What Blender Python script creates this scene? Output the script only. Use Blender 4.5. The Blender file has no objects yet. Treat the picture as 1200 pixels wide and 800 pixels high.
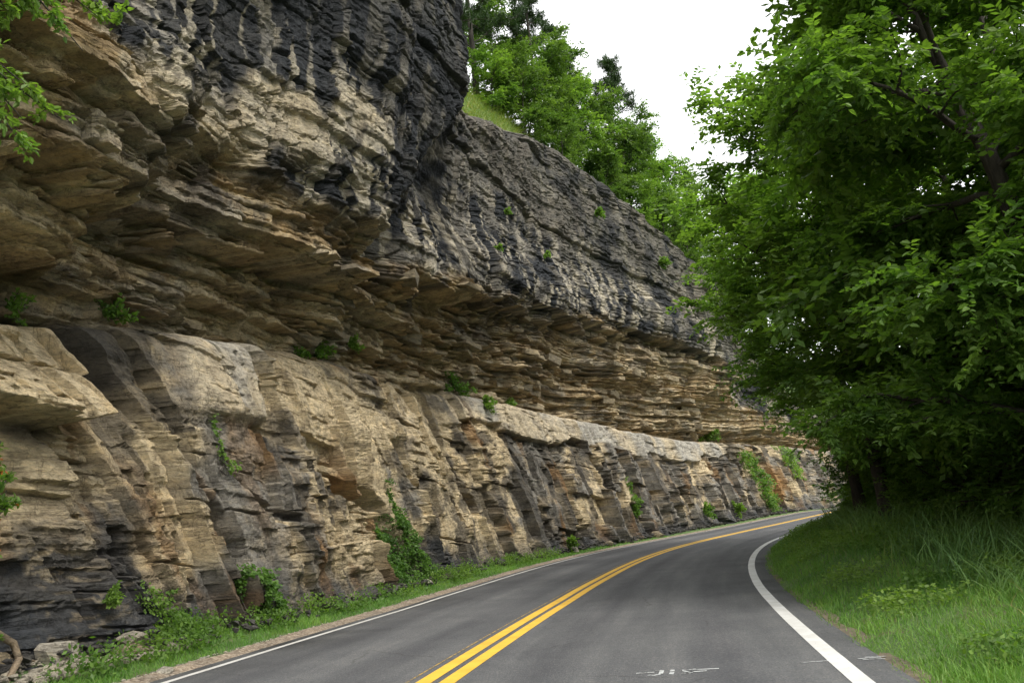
import bpy, bmesh, math, random
import numpy as np
from mathutils import Vector, Matrix, noise as mnoise

scn = bpy.context.scene
col = scn.collection
R = math.radians

# ------------------------------------------------------------------ camera
CAM_PITCH, CAM_ROLL = R(13.4237), R(4.1726)
cam_d = bpy.data.cameras.new("camera")
cam_d.sensor_width = 36.0
cam_d.lens = 36.0 * 950.0 / 1200.0
cam_d.clip_start = 0.1
cam_d.clip_end = 6000.0
cam = bpy.data.objects.new("camera", cam_d)
col.objects.link(cam)
cam.matrix_world = (Matrix.Translation((0, 0, 1.4)) @ Matrix.Rotation(R(90) + CAM_PITCH, 4, 'X')
                    @ Matrix.Rotation(-CAM_ROLL, 4, 'Z'))
scn.camera = cam

# ------------------------------------------------------------------ sky, sun, exposure
SUN_EL, SUN_AZ = R(50), R(150)          # azimuth clockwise from +Y
w = bpy.data.worlds.new("World")
scn.world = w
w.use_nodes = True
nt = w.node_tree
nt.nodes.clear()
sky = nt.nodes.new('ShaderNodeTexSky')
sky.sky_type = 'NISHITA'
sky.sun_disc = False
sky.sun_elevation = SUN_EL
sky.sun_rotation = SUN_AZ
sky.air_density = 1.0
sky.dust_density = 4.0
bg1 = nt.nodes.new('ShaderNodeBackground'); bg1.inputs['Strength'].default_value = 0.05
nt.links.new(sky.outputs[0], bg1.inputs['Color'])
bg2 = nt.nodes.new('ShaderNodeBackground')      # the even cloud deck of an overcast day
bg2.inputs['Color'].default_value = (1.0, 0.985, 0.955, 1); bg2.inputs['Strength'].default_value = 1.12
add = nt.nodes.new('ShaderNodeAddShader')
nt.links.new(bg1.outputs[0], add.inputs[0]); nt.links.new(bg2.outputs[0], add.inputs[1])
wo = nt.nodes.new('ShaderNodeOutputWorld')
nt.links.new(add.outputs[0], wo.inputs['Surface'])

sd = bpy.data.lights.new("sun", 'SUN')
sd.energy = 2.1; sd.angle = R(14); sd.color = (1.0, 0.95, 0.87)
sun = bpy.data.objects.new("sun", sd); col.objects.link(sun)
sdir = Vector((math.sin(SUN_AZ) * math.cos(SUN_EL), math.cos(SUN_AZ) * math.cos(SUN_EL), math.sin(SUN_EL)))
sun.rotation_euler = sdir.to_track_quat('Z', 'Y').to_euler()
sun.location = sdir * 60
scn.view_settings.view_transform = 'Standard'
scn.view_settings.look = 'None'
scn.view_settings.exposure = 0.62
scn.view_settings.gamma = 1.0
scn.view_settings.use_curve_mapping = False
scn.cycles.max_bounces = 6
scn.cycles.diffuse_bounces = 4
scn.cycles.transmission_bounces = 4
scn.cycles.transparent_max_bounces = 4
scn.render.use_persistent_data = False

# ------------------------------------------------------------------ helpers
def tag(o, label=None, cat=None, group=None, kind=None):
    if label: o['label'] = label
    if cat: o['category'] = cat
    if group: o['group'] = group
    if kind: o['kind'] = kind
    return o

def link(name, data, parent=None, mat=None):
    o = bpy.data.objects.new(name, data)
    col.objects.link(o)
    if parent is not None: o.parent = parent
    if mat is not None and data is not None: data.materials.append(mat)
    return o

def empty(name, loc=(0, 0, 0), rz=0.0):
    o = bpy.data.objects.new(name, None)
    o.location = loc; o.rotation_euler = (0, 0, rz)
    o.empty_display_size = 0.3
    col.objects.link(o)
    return o

def fast_mesh(name, V, F, smooth=False, cols=None, uv=None, extra=None):
    """V (n,3); F (m,k) uniform polygons"""
    V = np.ascontiguousarray(V, np.float32); F = np.ascontiguousarray(F, np.int32)
    me = bpy.data.meshes.new(name)
    k = F.shape[1]
    me.vertices.add(len(V)); me.vertices.foreach_set('co', V.ravel())
    me.loops.add(F.size); me.loops.foreach_set('vertex_index', F.ravel())
    me.polygons.add(len(F))
    me.polygons.foreach_set('loop_start', np.arange(0, F.size, k, dtype=np.int32))
    me.polygons.foreach_set('loop_total', np.full(len(F), k, np.int32))
    me.polygons.foreach_set('use_smooth', np.full(len(F), smooth, bool))
    if cols is not None:
        a = me.color_attributes.new('rock_color', 'FLOAT_COLOR', 'POINT')
        a.data.foreach_set('color', np.c_[cols, np.ones(len(cols))].astype(np.float32).ravel())
    if extra:
        for nm, arr in extra.items():
            a = me.attributes.new(nm, 'FLOAT', 'POINT'); a.data.foreach_set('value', arr.astype(np.float32).ravel())
    if uv is not None:
        u = me.uv_layers.new(name='UVMap'); u.data.foreach_set('uv', uv[F.ravel()].astype(np.float32).ravel())
    me.update(calc_edges=True)
    return me

def grid_faces(nr, nc):
    i = np.arange(nr - 1)[:, None] * nc + np.arange(nc - 1)[None, :]
    return np.stack([i, i + 1, i + nc + 1, i + nc], -1).reshape(-1, 4)

def sm(a, b, x):
    t = np.clip((x - a) / (b - a), 0, 1)
    return t * t * (3 - 2 * t)

def h2(ix, iy, seed):
    n = (ix.astype(np.int64) * 374761393 + iy.astype(np.int64) * 668265263 + seed * 1442695041) & 0xffffffff
    n = ((n ^ (n >> 13)) * 1274126177) & 0xffffffff
    n = (n ^ (n >> 16)) & 0xffffffff
    n = (n * 2246822519) & 0xffffffff
    return ((n ^ (n >> 15)) & 0xffffff) / float(0x1000000)

def vn(x, y, seed=0):
    ix = np.floor(x); iy = np.floor(y); fx = x - ix; fy = y - iy
    fx = fx * fx * (3 - 2 * fx); fy = fy * fy * (3 - 2 * fy)
    a = h2(ix, iy, seed); b = h2(ix + 1, iy, seed); c = h2(ix, iy + 1, seed); d = h2(ix + 1, iy + 1, seed)
    return (a + (b - a) * fx) * (1 - fy) + (c + (d - c) * fx) * fy   # 0..1

def fbm(x, y, seed=0, oct=4):
    r = 0; amp = .5; t = 0
    for o in range(oct):
        r = r + amp * vn(x, y, seed + o * 17); t += amp
        x = x * 2.03 + 7.1; y = y * 2.03 + 3.7; amp *= .5
    return r / t

def worley(x, y, seed=0):
    """returns F1, F2-F1, cell hash, dx, dy to the cell's point"""
    ix = np.floor(x); iy = np.floor(y)
    f1 = np.full(x.shape, 9.); f2 = np.full(x.shape, 9.); hid = np.zeros(x.shape); dxb = np.zeros(x.shape); dyb = np.zeros(x.shape)
    for ax in (-1, 0, 1):
        for ay in (-1, 0, 1):
            cx = ix + ax; cy = iy + ay
            px = cx + .1 + .8 * h2(cx, cy, seed); py = cy + .1 + .8 * h2(cx, cy, seed + 5)
            dx = x - px; dy = y - py; d = np.sqrt(dx * dx + dy * dy)
            m = d < f1
            f2 = np.where(m, f1, np.minimum(f2, d))
            hid = np.where(m, h2(cx, cy, seed + 9), hid); dxb = np.where(m, dx, dxb); dyb = np.where(m, dy, dyb)
            f1 = np.where(m, d, f1)
    return f1, f2 - f1, hid, dxb, dyb

def hh(v, k):   # rehash a 0..1 hash
    return h2(np.floor(v * 1e6), np.full(np.shape(v), float(k)), 77)

# ------------------------------------------------------------------ the road's course
RS = [-24.0, -18.0, -12.0, -6.0, 0.0, 6.0, 12.0, 18.0, 24.0, 30.0, 36.0, 42.0, 48.0, 54.0, 60.0, 66.0, 72.0, 78.0, 84.0, 90.0]
RT = [0.1138, 0.1282, 0.1426, 0.157, 0.1714, 0.1873, 0.2114, 0.2549, 0.3104, 0.3768, 0.4514, 0.5069, 0.538, 0.5614, 0.584, 0.6059, 0.6275, 0.6491, 0.6707, 0.6923]
RZ = [0.0, 0.0, 0.0, 0.0, 0.0, 0.0, 0.009, 0.088, 0.219, 0.346, 0.466, 0.595, 0.749, 0.918, 1.121, 1.351, 1.572, 1.679, 1.683, 1.683]
_s = np.arange(-24, 150.01, .25)
_t = np.interp(_s, RS + [96, 110, 130, 150], RT + [.76, 1.05, 1.5, 1.8])
_k = np.ones(9) / 9
_t = np.convolve(np.pad(_t, 4, 'edge'), _k, 'valid')
_z = np.convolve(np.pad(np.interp(_s, RS, RZ), 4, 'edge'), _k, 'valid')
_x = np.cumsum(np.sin(_t)) * .25; _y = np.cumsum(np.cos(_t)) * .25
i0 = np.abs(_s - 12).argmin(); _x += 0.735 - _x[i0]; _y += 17.843 - _y[i0]
WL, WR = 3.55, 3.975

def rd(s, lat):
    """plan position at distance s along the road, lat metres right of the centre line; also the road's height"""
    X = np.interp(s, _s, _x); Y = np.interp(s, _s, _y); T = np.interp(s, _s, _t); Z = np.interp(s, _s, _z)
    return X + np.cos(T) * lat, Y - np.sin(T) * lat, Z, T

# ------------------------------------------------------------------ materials
def new_mat(name):
    m = bpy.data.materials.new(name); m.use_nodes = True
    n = m.node_tree.nodes; n.clear()
    out = n.new('ShaderNodeOutputMaterial'); b = n.new('ShaderNodeBsdfPrincipled')
    m.node_tree.links.new(b.outputs[0], out.inputs['Surface'])
    return m, m.node_tree, b, out

def N(t, kind, **kw):
    n = t.nodes.new(kind)
    for k, v in kw.items():
        if k in n.inputs.keys() if hasattr(n.inputs, 'keys') else False:
            n.inputs[k].default_value = v
        else: setattr(n, k, v)
    return n

def noise_n(t, scale, detail=4, rough=.55, vec=None, dist=0.0):
    n = t.nodes.new('ShaderNodeTexNoise'); n.inputs['Scale'].default_value = scale
    n.inputs['Detail'].default_value = detail; n.inputs['Roughness'].default_value = rough
    n.inputs['Distortion'].default_value = dist
    if vec is not None: t.links.new(vec, n.inputs['Vector'])
    return n

def ramp(t, src, stops):
    r = t.nodes.new('ShaderNodeValToRGB'); t.links.new(src, r.inputs[0])
    e = r.color_ramp.elements
    while len(e) < len(stops): e.new(.5)
    for i, (p, c) in enumerate(stops):
        e[i].position = p; e[i].color = (*c, 1) if len(c) == 3 else c
    return r

def mixc(t, mode, fac, a, b):
    m = t.nodes.new('ShaderNodeMix'); m.data_type = 'RGBA'; m.blend_type = mode
    for sock, v in ((0, fac), (6, a), (7, b)):
        if isinstance(v, (int, float)): m.inputs[sock].default_value = v
        elif isinstance(v, tuple): m.inputs[sock].default_value = (*v, 1)
        else: t.links.new(v, m.inputs[sock])
    return m.outputs[2]

def bump(t, h, strength, dist, b, prev=None):
    n = t.nodes.new('ShaderNodeBump'); n.inputs['Strength'].default_value = strength; n.inputs['Distance'].default_value = dist
    t.links.new(h, n.inputs['Height'])
    if prev is not None: t.links.new(prev, n.inputs['Normal'])
    if b is not None: t.links.new(n.outputs[0], b.inputs['Normal'])
    return n.outputs[0]

def rock_mat(name, attr=True, base=(.3, .25, .17), alt=(.2, .17, .12)):
    m, t, b, o = new_mat(name)
    geo = t.nodes.new('ShaderNodeNewGeometry') if attr else t.nodes.new('ShaderNodeTexCoord')
    pos = geo.outputs['Position'] if attr else geo.outputs['Object']
    mp = t.nodes.new('ShaderNodeMapping'); mp.inputs['Scale'].default_value = (1, 1, 2.3); t.links.new(pos, mp.inputs['Vector'])
    n1 = noise_n(t, 2.2, 7, .68, mp.outputs[0]); n2 = noise_n(t, 9, 6, .7, mp.outputs[0]); n3 = noise_n(t, 34, 4, .7, mp.outputs[0])
    if attr:
        a = t.nodes.new('ShaderNodeAttribute'); a.attribute_name = 'rock_color'; c0 = a.outputs['Color']
    else:
        oi = t.nodes.new('ShaderNodeObjectInfo')
        c0 = mixc(t, 'MIX', oi.outputs['Random'], base, alt)
    r1 = ramp(t, n1.outputs['Fac'], [(.32, (.64, .625, .60)), (.5, (1, 1, 1)), (.7, (1.35, 1.3, 1.18))])
    c1 = mixc(t, 'MULTIPLY', 1.0, c0, r1.outputs[0])
    r2 = ramp(t, n2.outputs['Fac'], [(.3, (.56, .55, .53)), (.5, (1, 1, 1)), (.7, (1.25, 1.2, 1.1))])
    c2 = mixc(t, 'MULTIPLY', .85, c1, r2.outputs[0])
    r3 = ramp(t, n3.outputs['Fac'], [(.32, (.72, .71, .70)), (.55, (1.05, 1.05, 1.05))])
    c3 = mixc(t, 'MULTIPLY', .7, c2, r3.outputs[0])
    # hairline bedding seams and steep joints
    def seam(sc, rot, scale, wd, seed):
        m2 = t.nodes.new('ShaderNodeMapping'); m2.inputs['Scale'].default_value = sc; m2.inputs['Rotation'].default_value = rot
        m2.inputs['Location'].default_value = (seed, seed * 2, 0); t.links.new(pos, m2.inputs['Vector'])
        nn = noise_n(t, scale, 5, .6, m2.outputs[0])
        return ramp(t, nn.outputs['Fac'], [(.5 - wd, (1, 1, 1)), (.5, (0, 0, 0)), (.5 + wd, (1, 1, 1))]).outputs[0]
    sA = seam((.45, .45, 5.5), (0, 0, 0), 1.0, .012, 3); sB = seam((2.6, 2.6, .45), (0, .42, 0), .8, .009, 7)
    c3 = mixc(t, 'MULTIPLY', .6, c3, mixc(t, 'MIX', sA, (.3, .28, .26), (1, 1, 1)))
    c3 = mixc(t, 'MULTIPLY', .5, c3, mixc(t, 'MIX', sB, (.3, .28, .26), (1, 1, 1)))
    t.links.new(c3, b.inputs['Base Color'])
    b.inputs['Roughness'].default_value = .88
    b.inputs['Specular IOR Level'].default_value = .3
    p = bump(t, n2.outputs['Fac'], .8, .12, None)
    p = bump(t, sA, .9, .05, None, p); p = bump(t, sB, .7, .05, None, p)
    bump(t, n3.outputs['Fac'], .8, .04, b, p)
    return m

M = {}
M['cliff'] = rock_mat('weathered_cliff_rock')
M['slab'] = rock_mat('loose_rock', False, (.34, .28, .18), (.22, .19, .13))
M['palestone'] = rock_mat('pale_fallen_stone', False, (.5, .47, .4), (.36, .33, .27))
M['darkstone'] = rock_mat('dark_shale_stone', False, (.07, .07, .07), (.13, .12, .1))

def leaf_mat(name, c1, c2, trans=.35, c3=None, rough=.5):
    m, t, b, o = new_mat(name)
    g = t.nodes.new('ShaderNodeNewGeometry')
    r = ramp(t, g.outputs['Random Per Island'], [(0, c1), (.75, c2), (1, c3 or c2)])
    n = noise_n(t, .7, 2, .5, g.outputs['Position'])
    rr = ramp(t, n.outputs['Fac'], [(.35, (.72, .8, .75)), (.65, (1.2, 1.12, 1.0))])
    c = mixc(t, 'MULTIPLY', 1.0, r.outputs[0], rr.outputs[0])
    t.links.new(c, b.inputs['Base Color']); b.inputs['Roughness'].default_value = rough
    b.inputs['Specular IOR Level'].default_value = .35
    tr = t.nodes.new('ShaderNodeBsdfTranslucent')
    c_t = mixc(t, 'MULTIPLY', 1.0, c, (1.3, 1.5, .5)); t.links.new(c_t, tr.inputs['Color'])
    mx = t.nodes.new('ShaderNodeMixShader'); mx.inputs[0].default_value = trans
    t.links.new(b.outputs[0], mx.inputs[1]); t.links.new(tr.outputs[0], mx.inputs[2])
    t.links.new(mx.outputs[0], o.inputs['Surface'])
    return m
M['leaf'] = leaf_mat('broadleaf_green', (.085, .16, .038), (.15, .255, .055), .5)
M['leaf_light'] = leaf_mat('young_leaf_green', (.11, .19, .05), (.175, .285, .068), .5)
M['leaf_dark'] = leaf_mat('shrub_leaf_green', (.065, .14, .038), (.11, .21, .05), .5)
M['leaf_bright'] = leaf_mat('bright_clifftop_green', (.08, .145, .042), (.13, .21, .058), .4)
M['needle'] = leaf_mat('pine_needle_green', (.03, .06, .025), (.05, .09, .035), .15)
M['grass'] = leaf_mat('verge_grass', (.10, .225, .045), (.155, .30, .06), .35, (.19, .26, .08))
M['tallgrass'] = leaf_mat('tall_weed_grass', (.10, .19, .065), (.16, .28, .09), .3)
M['drygrass'] = leaf_mat('dry_rim_grass', (.12, .19, .045), (.2, .26, .07), .3, (.3, .24, .12))
M['redleaf'] = leaf_mat('reddish_leaf', (.25, .07, .02), (.35, .12, .03), .3)

def bark_mat():
    m, t, b, o = new_mat('bark')
    g = t.nodes.new('ShaderNodeTexCoord'); mp = t.nodes.new('ShaderNodeMapping'); mp.inputs['Scale'].default_value = (6, 6, 1.2)
    t.links.new(g.outputs['Object'], mp.inputs[0]); n = noise_n(t, 3, 6, .7, mp.outputs[0])
    r = ramp(t, n.outputs['Fac'], [(.3, (.018, .015, .012)), (.7, (.07, .06, .05))])
    t.links.new(r.outputs[0], b.inputs['Base Color']); b.inputs['Roughness'].default_value = .9
    bump(t, n.outputs['Fac'], .8, .03, b)
    return m
M['bark'] = bark_mat()

def soil_mat():
    m, t, b, o = new_mat('verge_soil')
    g = t.nodes.new('ShaderNodeNewGeometry')
    n = noise_n(t, 1.3, 6, .65, g.outputs['Position']); n2 = noise_n(t, 25, 4, .7, g.outputs['Position'])
    r = ramp(t, n.outputs['Fac'], [(.35, (.07, .13, .03)), (.55, (.09, .16, .04)), (.72, (.14, .12, .06))])
    c = mixc(t, 'MULTIPLY', .6, r.outputs[0], ramp(t, n2.outputs['Fac'], [(.3, (.4, .4, .4)), (.6, (1.1, 1.1, 1.1))]).outputs[0])
    t.links.new(c, b.inputs['Base Color']); b.inputs['Roughness'].default_value = .95
    bump(t, n2.outputs['Fac'], .8, .05, b)
    return m
M['soil'] = soil_mat()

def gravel_mat():
    m, t, b, o = new_mat('shoulder_gravel')
    g = t.nodes.new('ShaderNodeNewGeometry')
    v = t.nodes.new('ShaderNodeTexVoronoi'); v.inputs['Scale'].default_value = 28; t.links.new(g.outputs['Position'], v.inputs['Vector'])
    n = noise_n(t, 2, 5, .6, g.outputs['Position'])
    hs = t.nodes.new('ShaderNodeSeparateColor'); t.links.new(v.outputs['Color'], hs.inputs[0])
    r = ramp(t, hs.outputs[0], [(0, (.14, .11, .08)), (.5, (.27, .22, .16)), (1, (.42, .37, .3))])
    c = mixc(t, 'MULTIPLY', 1.0, r.outputs[0], ramp(t, n.outputs['Fac'], [(.3, (.6, .6, .6)), (.7, (1.1, 1.05, 1))]).outputs[0])
    t.links.new(c, b.inputs['Base Color']); b.inputs['Roughness'].default_value = .95
    inv = t.nodes.new('ShaderNodeMath'); inv.operation = 'SUBTRACT'; inv.inputs[0].default_value = 1; t.links.new(v.outputs['Distance'], inv.inputs[1])
    bump(t, inv.outputs[0], .8, .03, b)
    return m
M['gravel'] = gravel_mat()

def dirt_mat():
    m, t, b, o = new_mat('dry_edge_dirt')
    g = t.nodes.new('ShaderNodeNewGeometry')
    n = noise_n(t, 6, 6, .7, g.outputs['Position'])
    r = ramp(t, n.outputs['Fac'], [(.35, (.07, .06, .045)), (.6, (.17, .14, .095))])
    t.links.new(r.outputs[0], b.inputs['Base Color']); b.inputs['Roughness'].default_value = .95
    bump(t, n.outputs['Fac'], .8, .04, b)
    return m
M['dirt'] = dirt_mat()

def asphalt_mat():
    m, t, b, o = new_mat('asphalt')
    g = t.nodes.new('ShaderNodeNewGeometry')
    uv = t.nodes.new('ShaderNodeUVMap'); uv.uv_map = 'UVMap'
    sx = t.nodes.new('ShaderNodeSeparateXYZ'); t.links.new(uv.outputs[0], sx.inputs[0])    # x: lateral metres, y: along
    agg = t.nodes.new('ShaderNodeTexVoronoi'); agg.inputs['Scale'].default_value = 75; t.links.new(g.outputs['Position'], agg.inputs['Vector'])
    ac = t.nodes.new('ShaderNodeSeparateColor'); t.links.new(agg.outputs['Color'], ac.inputs[0])
    r = ramp(t, ac.outputs[0], [(0, (.066, .070, .074)), (.6, (.098, .103, .108)), (.93, (.115, .116, .118)), (1, (.17, .165, .155))])
    mp = t.nodes.new('ShaderNodeMapping'); mp.inputs['Scale'].default_value = (2.2, .16, 1); t.links.new(uv.outputs[0], mp.inputs[0])
    n = noise_n(t, 1, 5, .6, mp.outputs[0])
    c = mixc(t, 'MULTIPLY', 1, r.outputs[0], ramp(t, n.outputs['Fac'], [(.3, (.78, .78, .8)), (.5, (1, 1, 1)), (.72, (1.3, 1.28, 1.25))]).outputs[0])
    n2 = noise_n(t, .8, 5, .7, g.outputs['Position'])
    c = mixc(t, 'MULTIPLY', 1, c, ramp(t, n2.outputs['Fac'], [(.3, (.85, .85, .87)), (.7, (1.15, 1.14, 1.12))]).outputs[0])
    # wheel tracks, a little darker and smoother, in each lane
    def band(center, wd):
        a = t.nodes.new('ShaderNodeMath'); a.operation = 'SUBTRACT'; t.links.new(sx.outputs[0], a.inputs[0]); a.inputs[1].default_value = center
        a2 = t.nodes.new('ShaderNodeMath'); a2.operation = 'ABSOLUTE'; t.links.new(a.outputs[0], a2.inputs[0])
        a3 = t.nodes.new('ShaderNodeMapRange'); a3.interpolation_type = 'SMOOTHSTEP'; t.links.new(a2.outputs[0], a3.inputs[0])
        a3.inputs[1].default_value = wd; a3.inputs[2].default_value = 0.0; a3.inputs[3].default_value = 0; a3.inputs[4].default_value = 1
        return a3.outputs[0]
    acc = None
    for cc in (-2.65, -1.0, 1.05, 2.95):
        o_ = band(cc, .5)
        if acc is None: acc = o_
        else:
            ad = t.nodes.new('ShaderNodeMath'); ad.operation = 'ADD'; t.links.new(acc, ad.inputs[0]); t.links.new(o_, ad.inputs[1]); acc = ad.outputs[0]
    c = mixc(t, 'MULTIPLY', acc, c, (.8, .8, .82))
    # paler dusty line between the wheel tracks of the far lane
    c = mixc(t, 'MULTIPLY', band(-1.75, .28), c, (1.16, 1.15, 1.13))
    wv = mixc(t, 'ADD', .35, g.outputs['Position'], noise_n(t, 1.5, 4, .6, g.outputs['Position']).outputs['Color'])
    ck = t.nodes.new('ShaderNodeTexVoronoi'); ck.feature = 'DISTANCE_TO_EDGE'; ck.inputs['Scale'].default_value = .45; t.links.new(wv, ck.inputs['Vector'])
    msk = noise_n(t, .35, 3, .5, g.outputs['Position'])
    cl_ = ramp(t, ck.outputs['Distance'], [(.0, (1, 1, 1)), (.008, (0, 0, 0))]); mk = ramp(t, msk.outputs['Fac'], [(.50, (0, 0, 0)), (.58, (.55, .55, .55))])
    cf = mixc(t, 'MULTIPLY', 1, cl_.outputs[0], mk.outputs[0])
    c = mixc(t, 'MIX', cf, c, (.03, .03, .03))
    t.links.new(c, b.inputs['Base Color'])
    b.inputs['Roughness'].default_value = .82; b.inputs['Specular IOR Level'].default_value = .35
    bump(t, agg.outputs['Distance'], .5, .008, b)
    return m
M['asphalt'] = asphalt_mat()

def paint_mat(name, c, wear=.42, scale=22):
    m, t, b, o = new_mat(name)
    g = t.nodes.new('ShaderNodeNewGeometry')
    n = noise_n(t, scale, 6, .75, g.outputs['Position']); n2 = noise_n(t, 2.5, 4, .6, g.outputs['Position'])
    f = ramp(t, n.outputs['Fac'], [(wear - .08, (1, 1, 1)), (wear, (0, 0, 0))])
    dirt = mixc(t, 'MULTIPLY', 1, c, ramp(t, n2.outputs['Fac'], [(.3, (.78, .77, .74)), (.65, (1, 1, 1))]).outputs[0])
    cc = mixc(t, 'MIX', f.outputs[0], dirt, (.07, .07, .07))
    t.links.new(cc, b.inputs['Base Color']); b.inputs['Roughness'].default_value = .7
    return m
M['yellow'] = paint_mat('yellow_road_paint', (.78, .47, .05), .39)
M['white'] = paint_mat('white_road_paint', (.66, .67, .66), .39)
M['thinwhite'] = paint_mat('worn_white_road_paint', (.55, .55, .53), .42)
M['scuff'] = paint_mat('faded_chalk_white_mark', (.5, .53, .54), .5, 14)

# ------------------------------------------------------------------ ground: one sheet under everything
def ground_h(s, lat):
    """height over the road's own height"""
    r = lat - WR; l = -lat - WL
    hr = np.interp(r, [-9, .3, .6, 1.3, 3, 5, 7, 10, 15, 40], [-.05, -.05, -.02, .1, .32, .42, .2, -.6, -2.6, -4.5])
    hl = np.interp(l, [-9, .2, .6, 1.2, 2.2, 4, 60], [-.05, -.04, -.01, .05, .16, .3, .4])
    r1 = np.interp(r, [.5, 1.0, 2, 3.5, 6, 9], [0, .16, .42, .55, .4, 0]) * sm(5, 15, s)
    return np.where(lat > 0, hr + r1, hl)

sg = np.r_[np.arange(-24, 60, .6), np.arange(60, 150, 1.5)]
lg = np.r_[-60, -30, -15, np.arange(-9, -3.3, .3), -2, 0, 2, np.arange(3.7, 12, .3), 13, 15, 18, 24, 32, 44]
SG, LG = np.meshgrid(sg, lg, indexing='ij')
X, Y, Z, T = rd(SG, LG)
Hh = ground_h(SG, LG) + np.where(np.abs(LG + .2) > 4.3, (fbm(SG * .9, LG * .9, 3) - .5) * .12, 0)
gm = fast_mesh('verge_ground', np.stack([X, Y, Z + Hh], -1).reshape(-1, 3), grid_faces(len(sg), len(lg)), True)
link('ground', gm, mat=M['soil'])['kind'] = 'structure'
pv = np.array([(-1500, -1500, -4.8), (2500, -1500, -4.8), (2500, 2500, -4.8), (-1500, 2500, -4.8)])
link('river_flat', fast_mesh('river_flat', pv, [[0, 1, 2, 3]]), mat=M['soil'])['kind'] = 'structure'

# ------------------------------------------------------------------ road and paint
def ribbon(name, s0, s1, lats, z, mat, step=.5, jag=None, parent=None):
    ss = np.arange(s0, s1 + 1e-6, step)
    S_, L_ = np.meshgrid(ss, np.array(lats, float), indexing='ij')
    if jag:
        e = (fbm(ss * jag[0], ss * 0 + .5, jag[2], 4) - .5) * jag[1]
        L_ = L_.copy(); L_[:, -1] += e
        e = (fbm(ss * jag[0], ss * 0 + 9.5, jag[2], 4) - .5) * jag[1]
        L_[:, 0] += e
    X, Y, Z, T = rd(S_, L_)
    zz = np.array(z, float) if np.ndim(z) else np.full(len(lats), z)
    me = fast_mesh(name, np.stack([X, Y, Z + zz[None, :]], -1).reshape(-1, 3), grid_faces(len(ss), len(lats)), True,
                   uv=np.stack([L_, S_], -1).reshape(-1, 2))
    return link(name, me, parent, mat)

road = ribbon('road', -24, 150, [-WL - .3, -WL - .27, -2, 0, 2, WR + .42, WR + .46], [-.06, 0, 0, 0, 0, 0, -.06], M['asphalt'], .15, (2.2, .2, 4))
road['kind'] = 'structure'
for a, b_ in ((-.222, -.045), (.045, .222)):
    o = ribbon('yellow_centre_line', -24, 150, [a, b_], .004, M['yellow'], .5, parent=road)
o = ribbon('white_edge_line', -24, 150, [WR - .09, WR + .09], .004, M['white'], .4, (1.5, .012, 8), road)
o['label'] = 'bold white line along the grassy inner edge of the bend'
o = ribbon('white_edge_line', -24, 150, [-WL - .06, -WL + .045], .004, M['thinwhite'], .4, (2, .02, 9), road)
o['label'] = 'thin white line beside the cliff'
# gravel shoulder on the cliff side and dirt edge on the other
g_ = ribbon('gravel_shoulder', -24, 110, [-WL - .62, -WL - .42, -WL - .22], [.03, .01, -.02], M['gravel'], .3, (2.5, .35, 21)); g_['kind'] = 'structure'
g_ = ribbon('dirt_shoulder', -24, 110, [WR + .38, WR + .48, WR + .6], [-.015, -.005, .0], M['dirt'], .3, (2.5, .35, 22)); g_['kind'] = 'structure'

# ------------------------------------------------------------------ the cliff
KN = np.array
ZC_S = [-14, 0, 3, 8, 13.5, 25, 41, 55, 81, 110]; ZC = [4.6, 4.7, 5.0, 5.75, 6.5, 7.0, 6.9, 6.4, 6.4, 6.4]
ZT_S = [-14, 21, 21.8, 22.5, 23.6, 28, 34.7, 42, 49, 58, 65, 72, 80, 95, 110]; ZT = [23, 23, 21.5, 19.6, 19.2, 20.8, 23.0, 23.6, 23.3, 22.3, 21, 18, 14, 11, 10]
ZD_S = [-14, 1, 3.0, 4.6, 8, 15, 26, 37, 50, 60, 66, 70, 90, 110]; ZD = [12, 11, 9.6, 8.3, 9.3, 9.4, 10.8, 12.3, 13, 12.8, 11.2, 9.6, 9.2, 9]
def zc(s): return np.interp(s, ZC_S, ZC)
def zt(s): return np.interp(s, ZT_S, ZT)
def zd(s): return np.interp(s, ZD_S, ZD)
def foot(s): return np.interp(s, [-14, 0, 4, 6.5, 9, 15, 24, 30, 60, 75, 110], [3.2, 3.0, 2.8, 2.0, 1.9, 2.0, 2.3, 1.7, 1.6, 1.8, 1.8])

# big bedding steps: (polyline of s,z), metres it juts out above the line, softness
STEPS = [
    ([(-14, 6.5), (0, 6.45), (2, 6.6), (4.4, 6.75)], .95, -14, 4.6, .07),
    ([(4.2, 6.75), (6.5, 7.1), (9, 7.6), (12, 8.15), (16, 8.5)], 1.05, 4.6, 14.5, .09),
    ([(-14, 5.9), (0, 5.85), (5, 5.95)], .55, -14, 4.9, .45),
    ([(4.5, 8.3), (8, 9.2), (12, 10.3), (16, 11.2)], .6, 5.0, 16, .45),
    ([(-14, 7.6), (3, 7.6), (5, 7.9)], .4, -14, 5, .45),
    ([(14, 8.2), (20, 9.3), (26, 10.4), (37, 11.7), (48, 12.6), (60, 12.4), (66, 11)], 1.1, 16, 66, .45),
    ([(14, 7.6), (24, 8.6), (37, 9.4), (50, 9.6), (66, 9.0)], .6, 13, 66, .45),
    ([(20, 9.9), (30, 11.4), (40, 12.6), (60, 13.6)], .35, 20, 62, .45),
]
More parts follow.
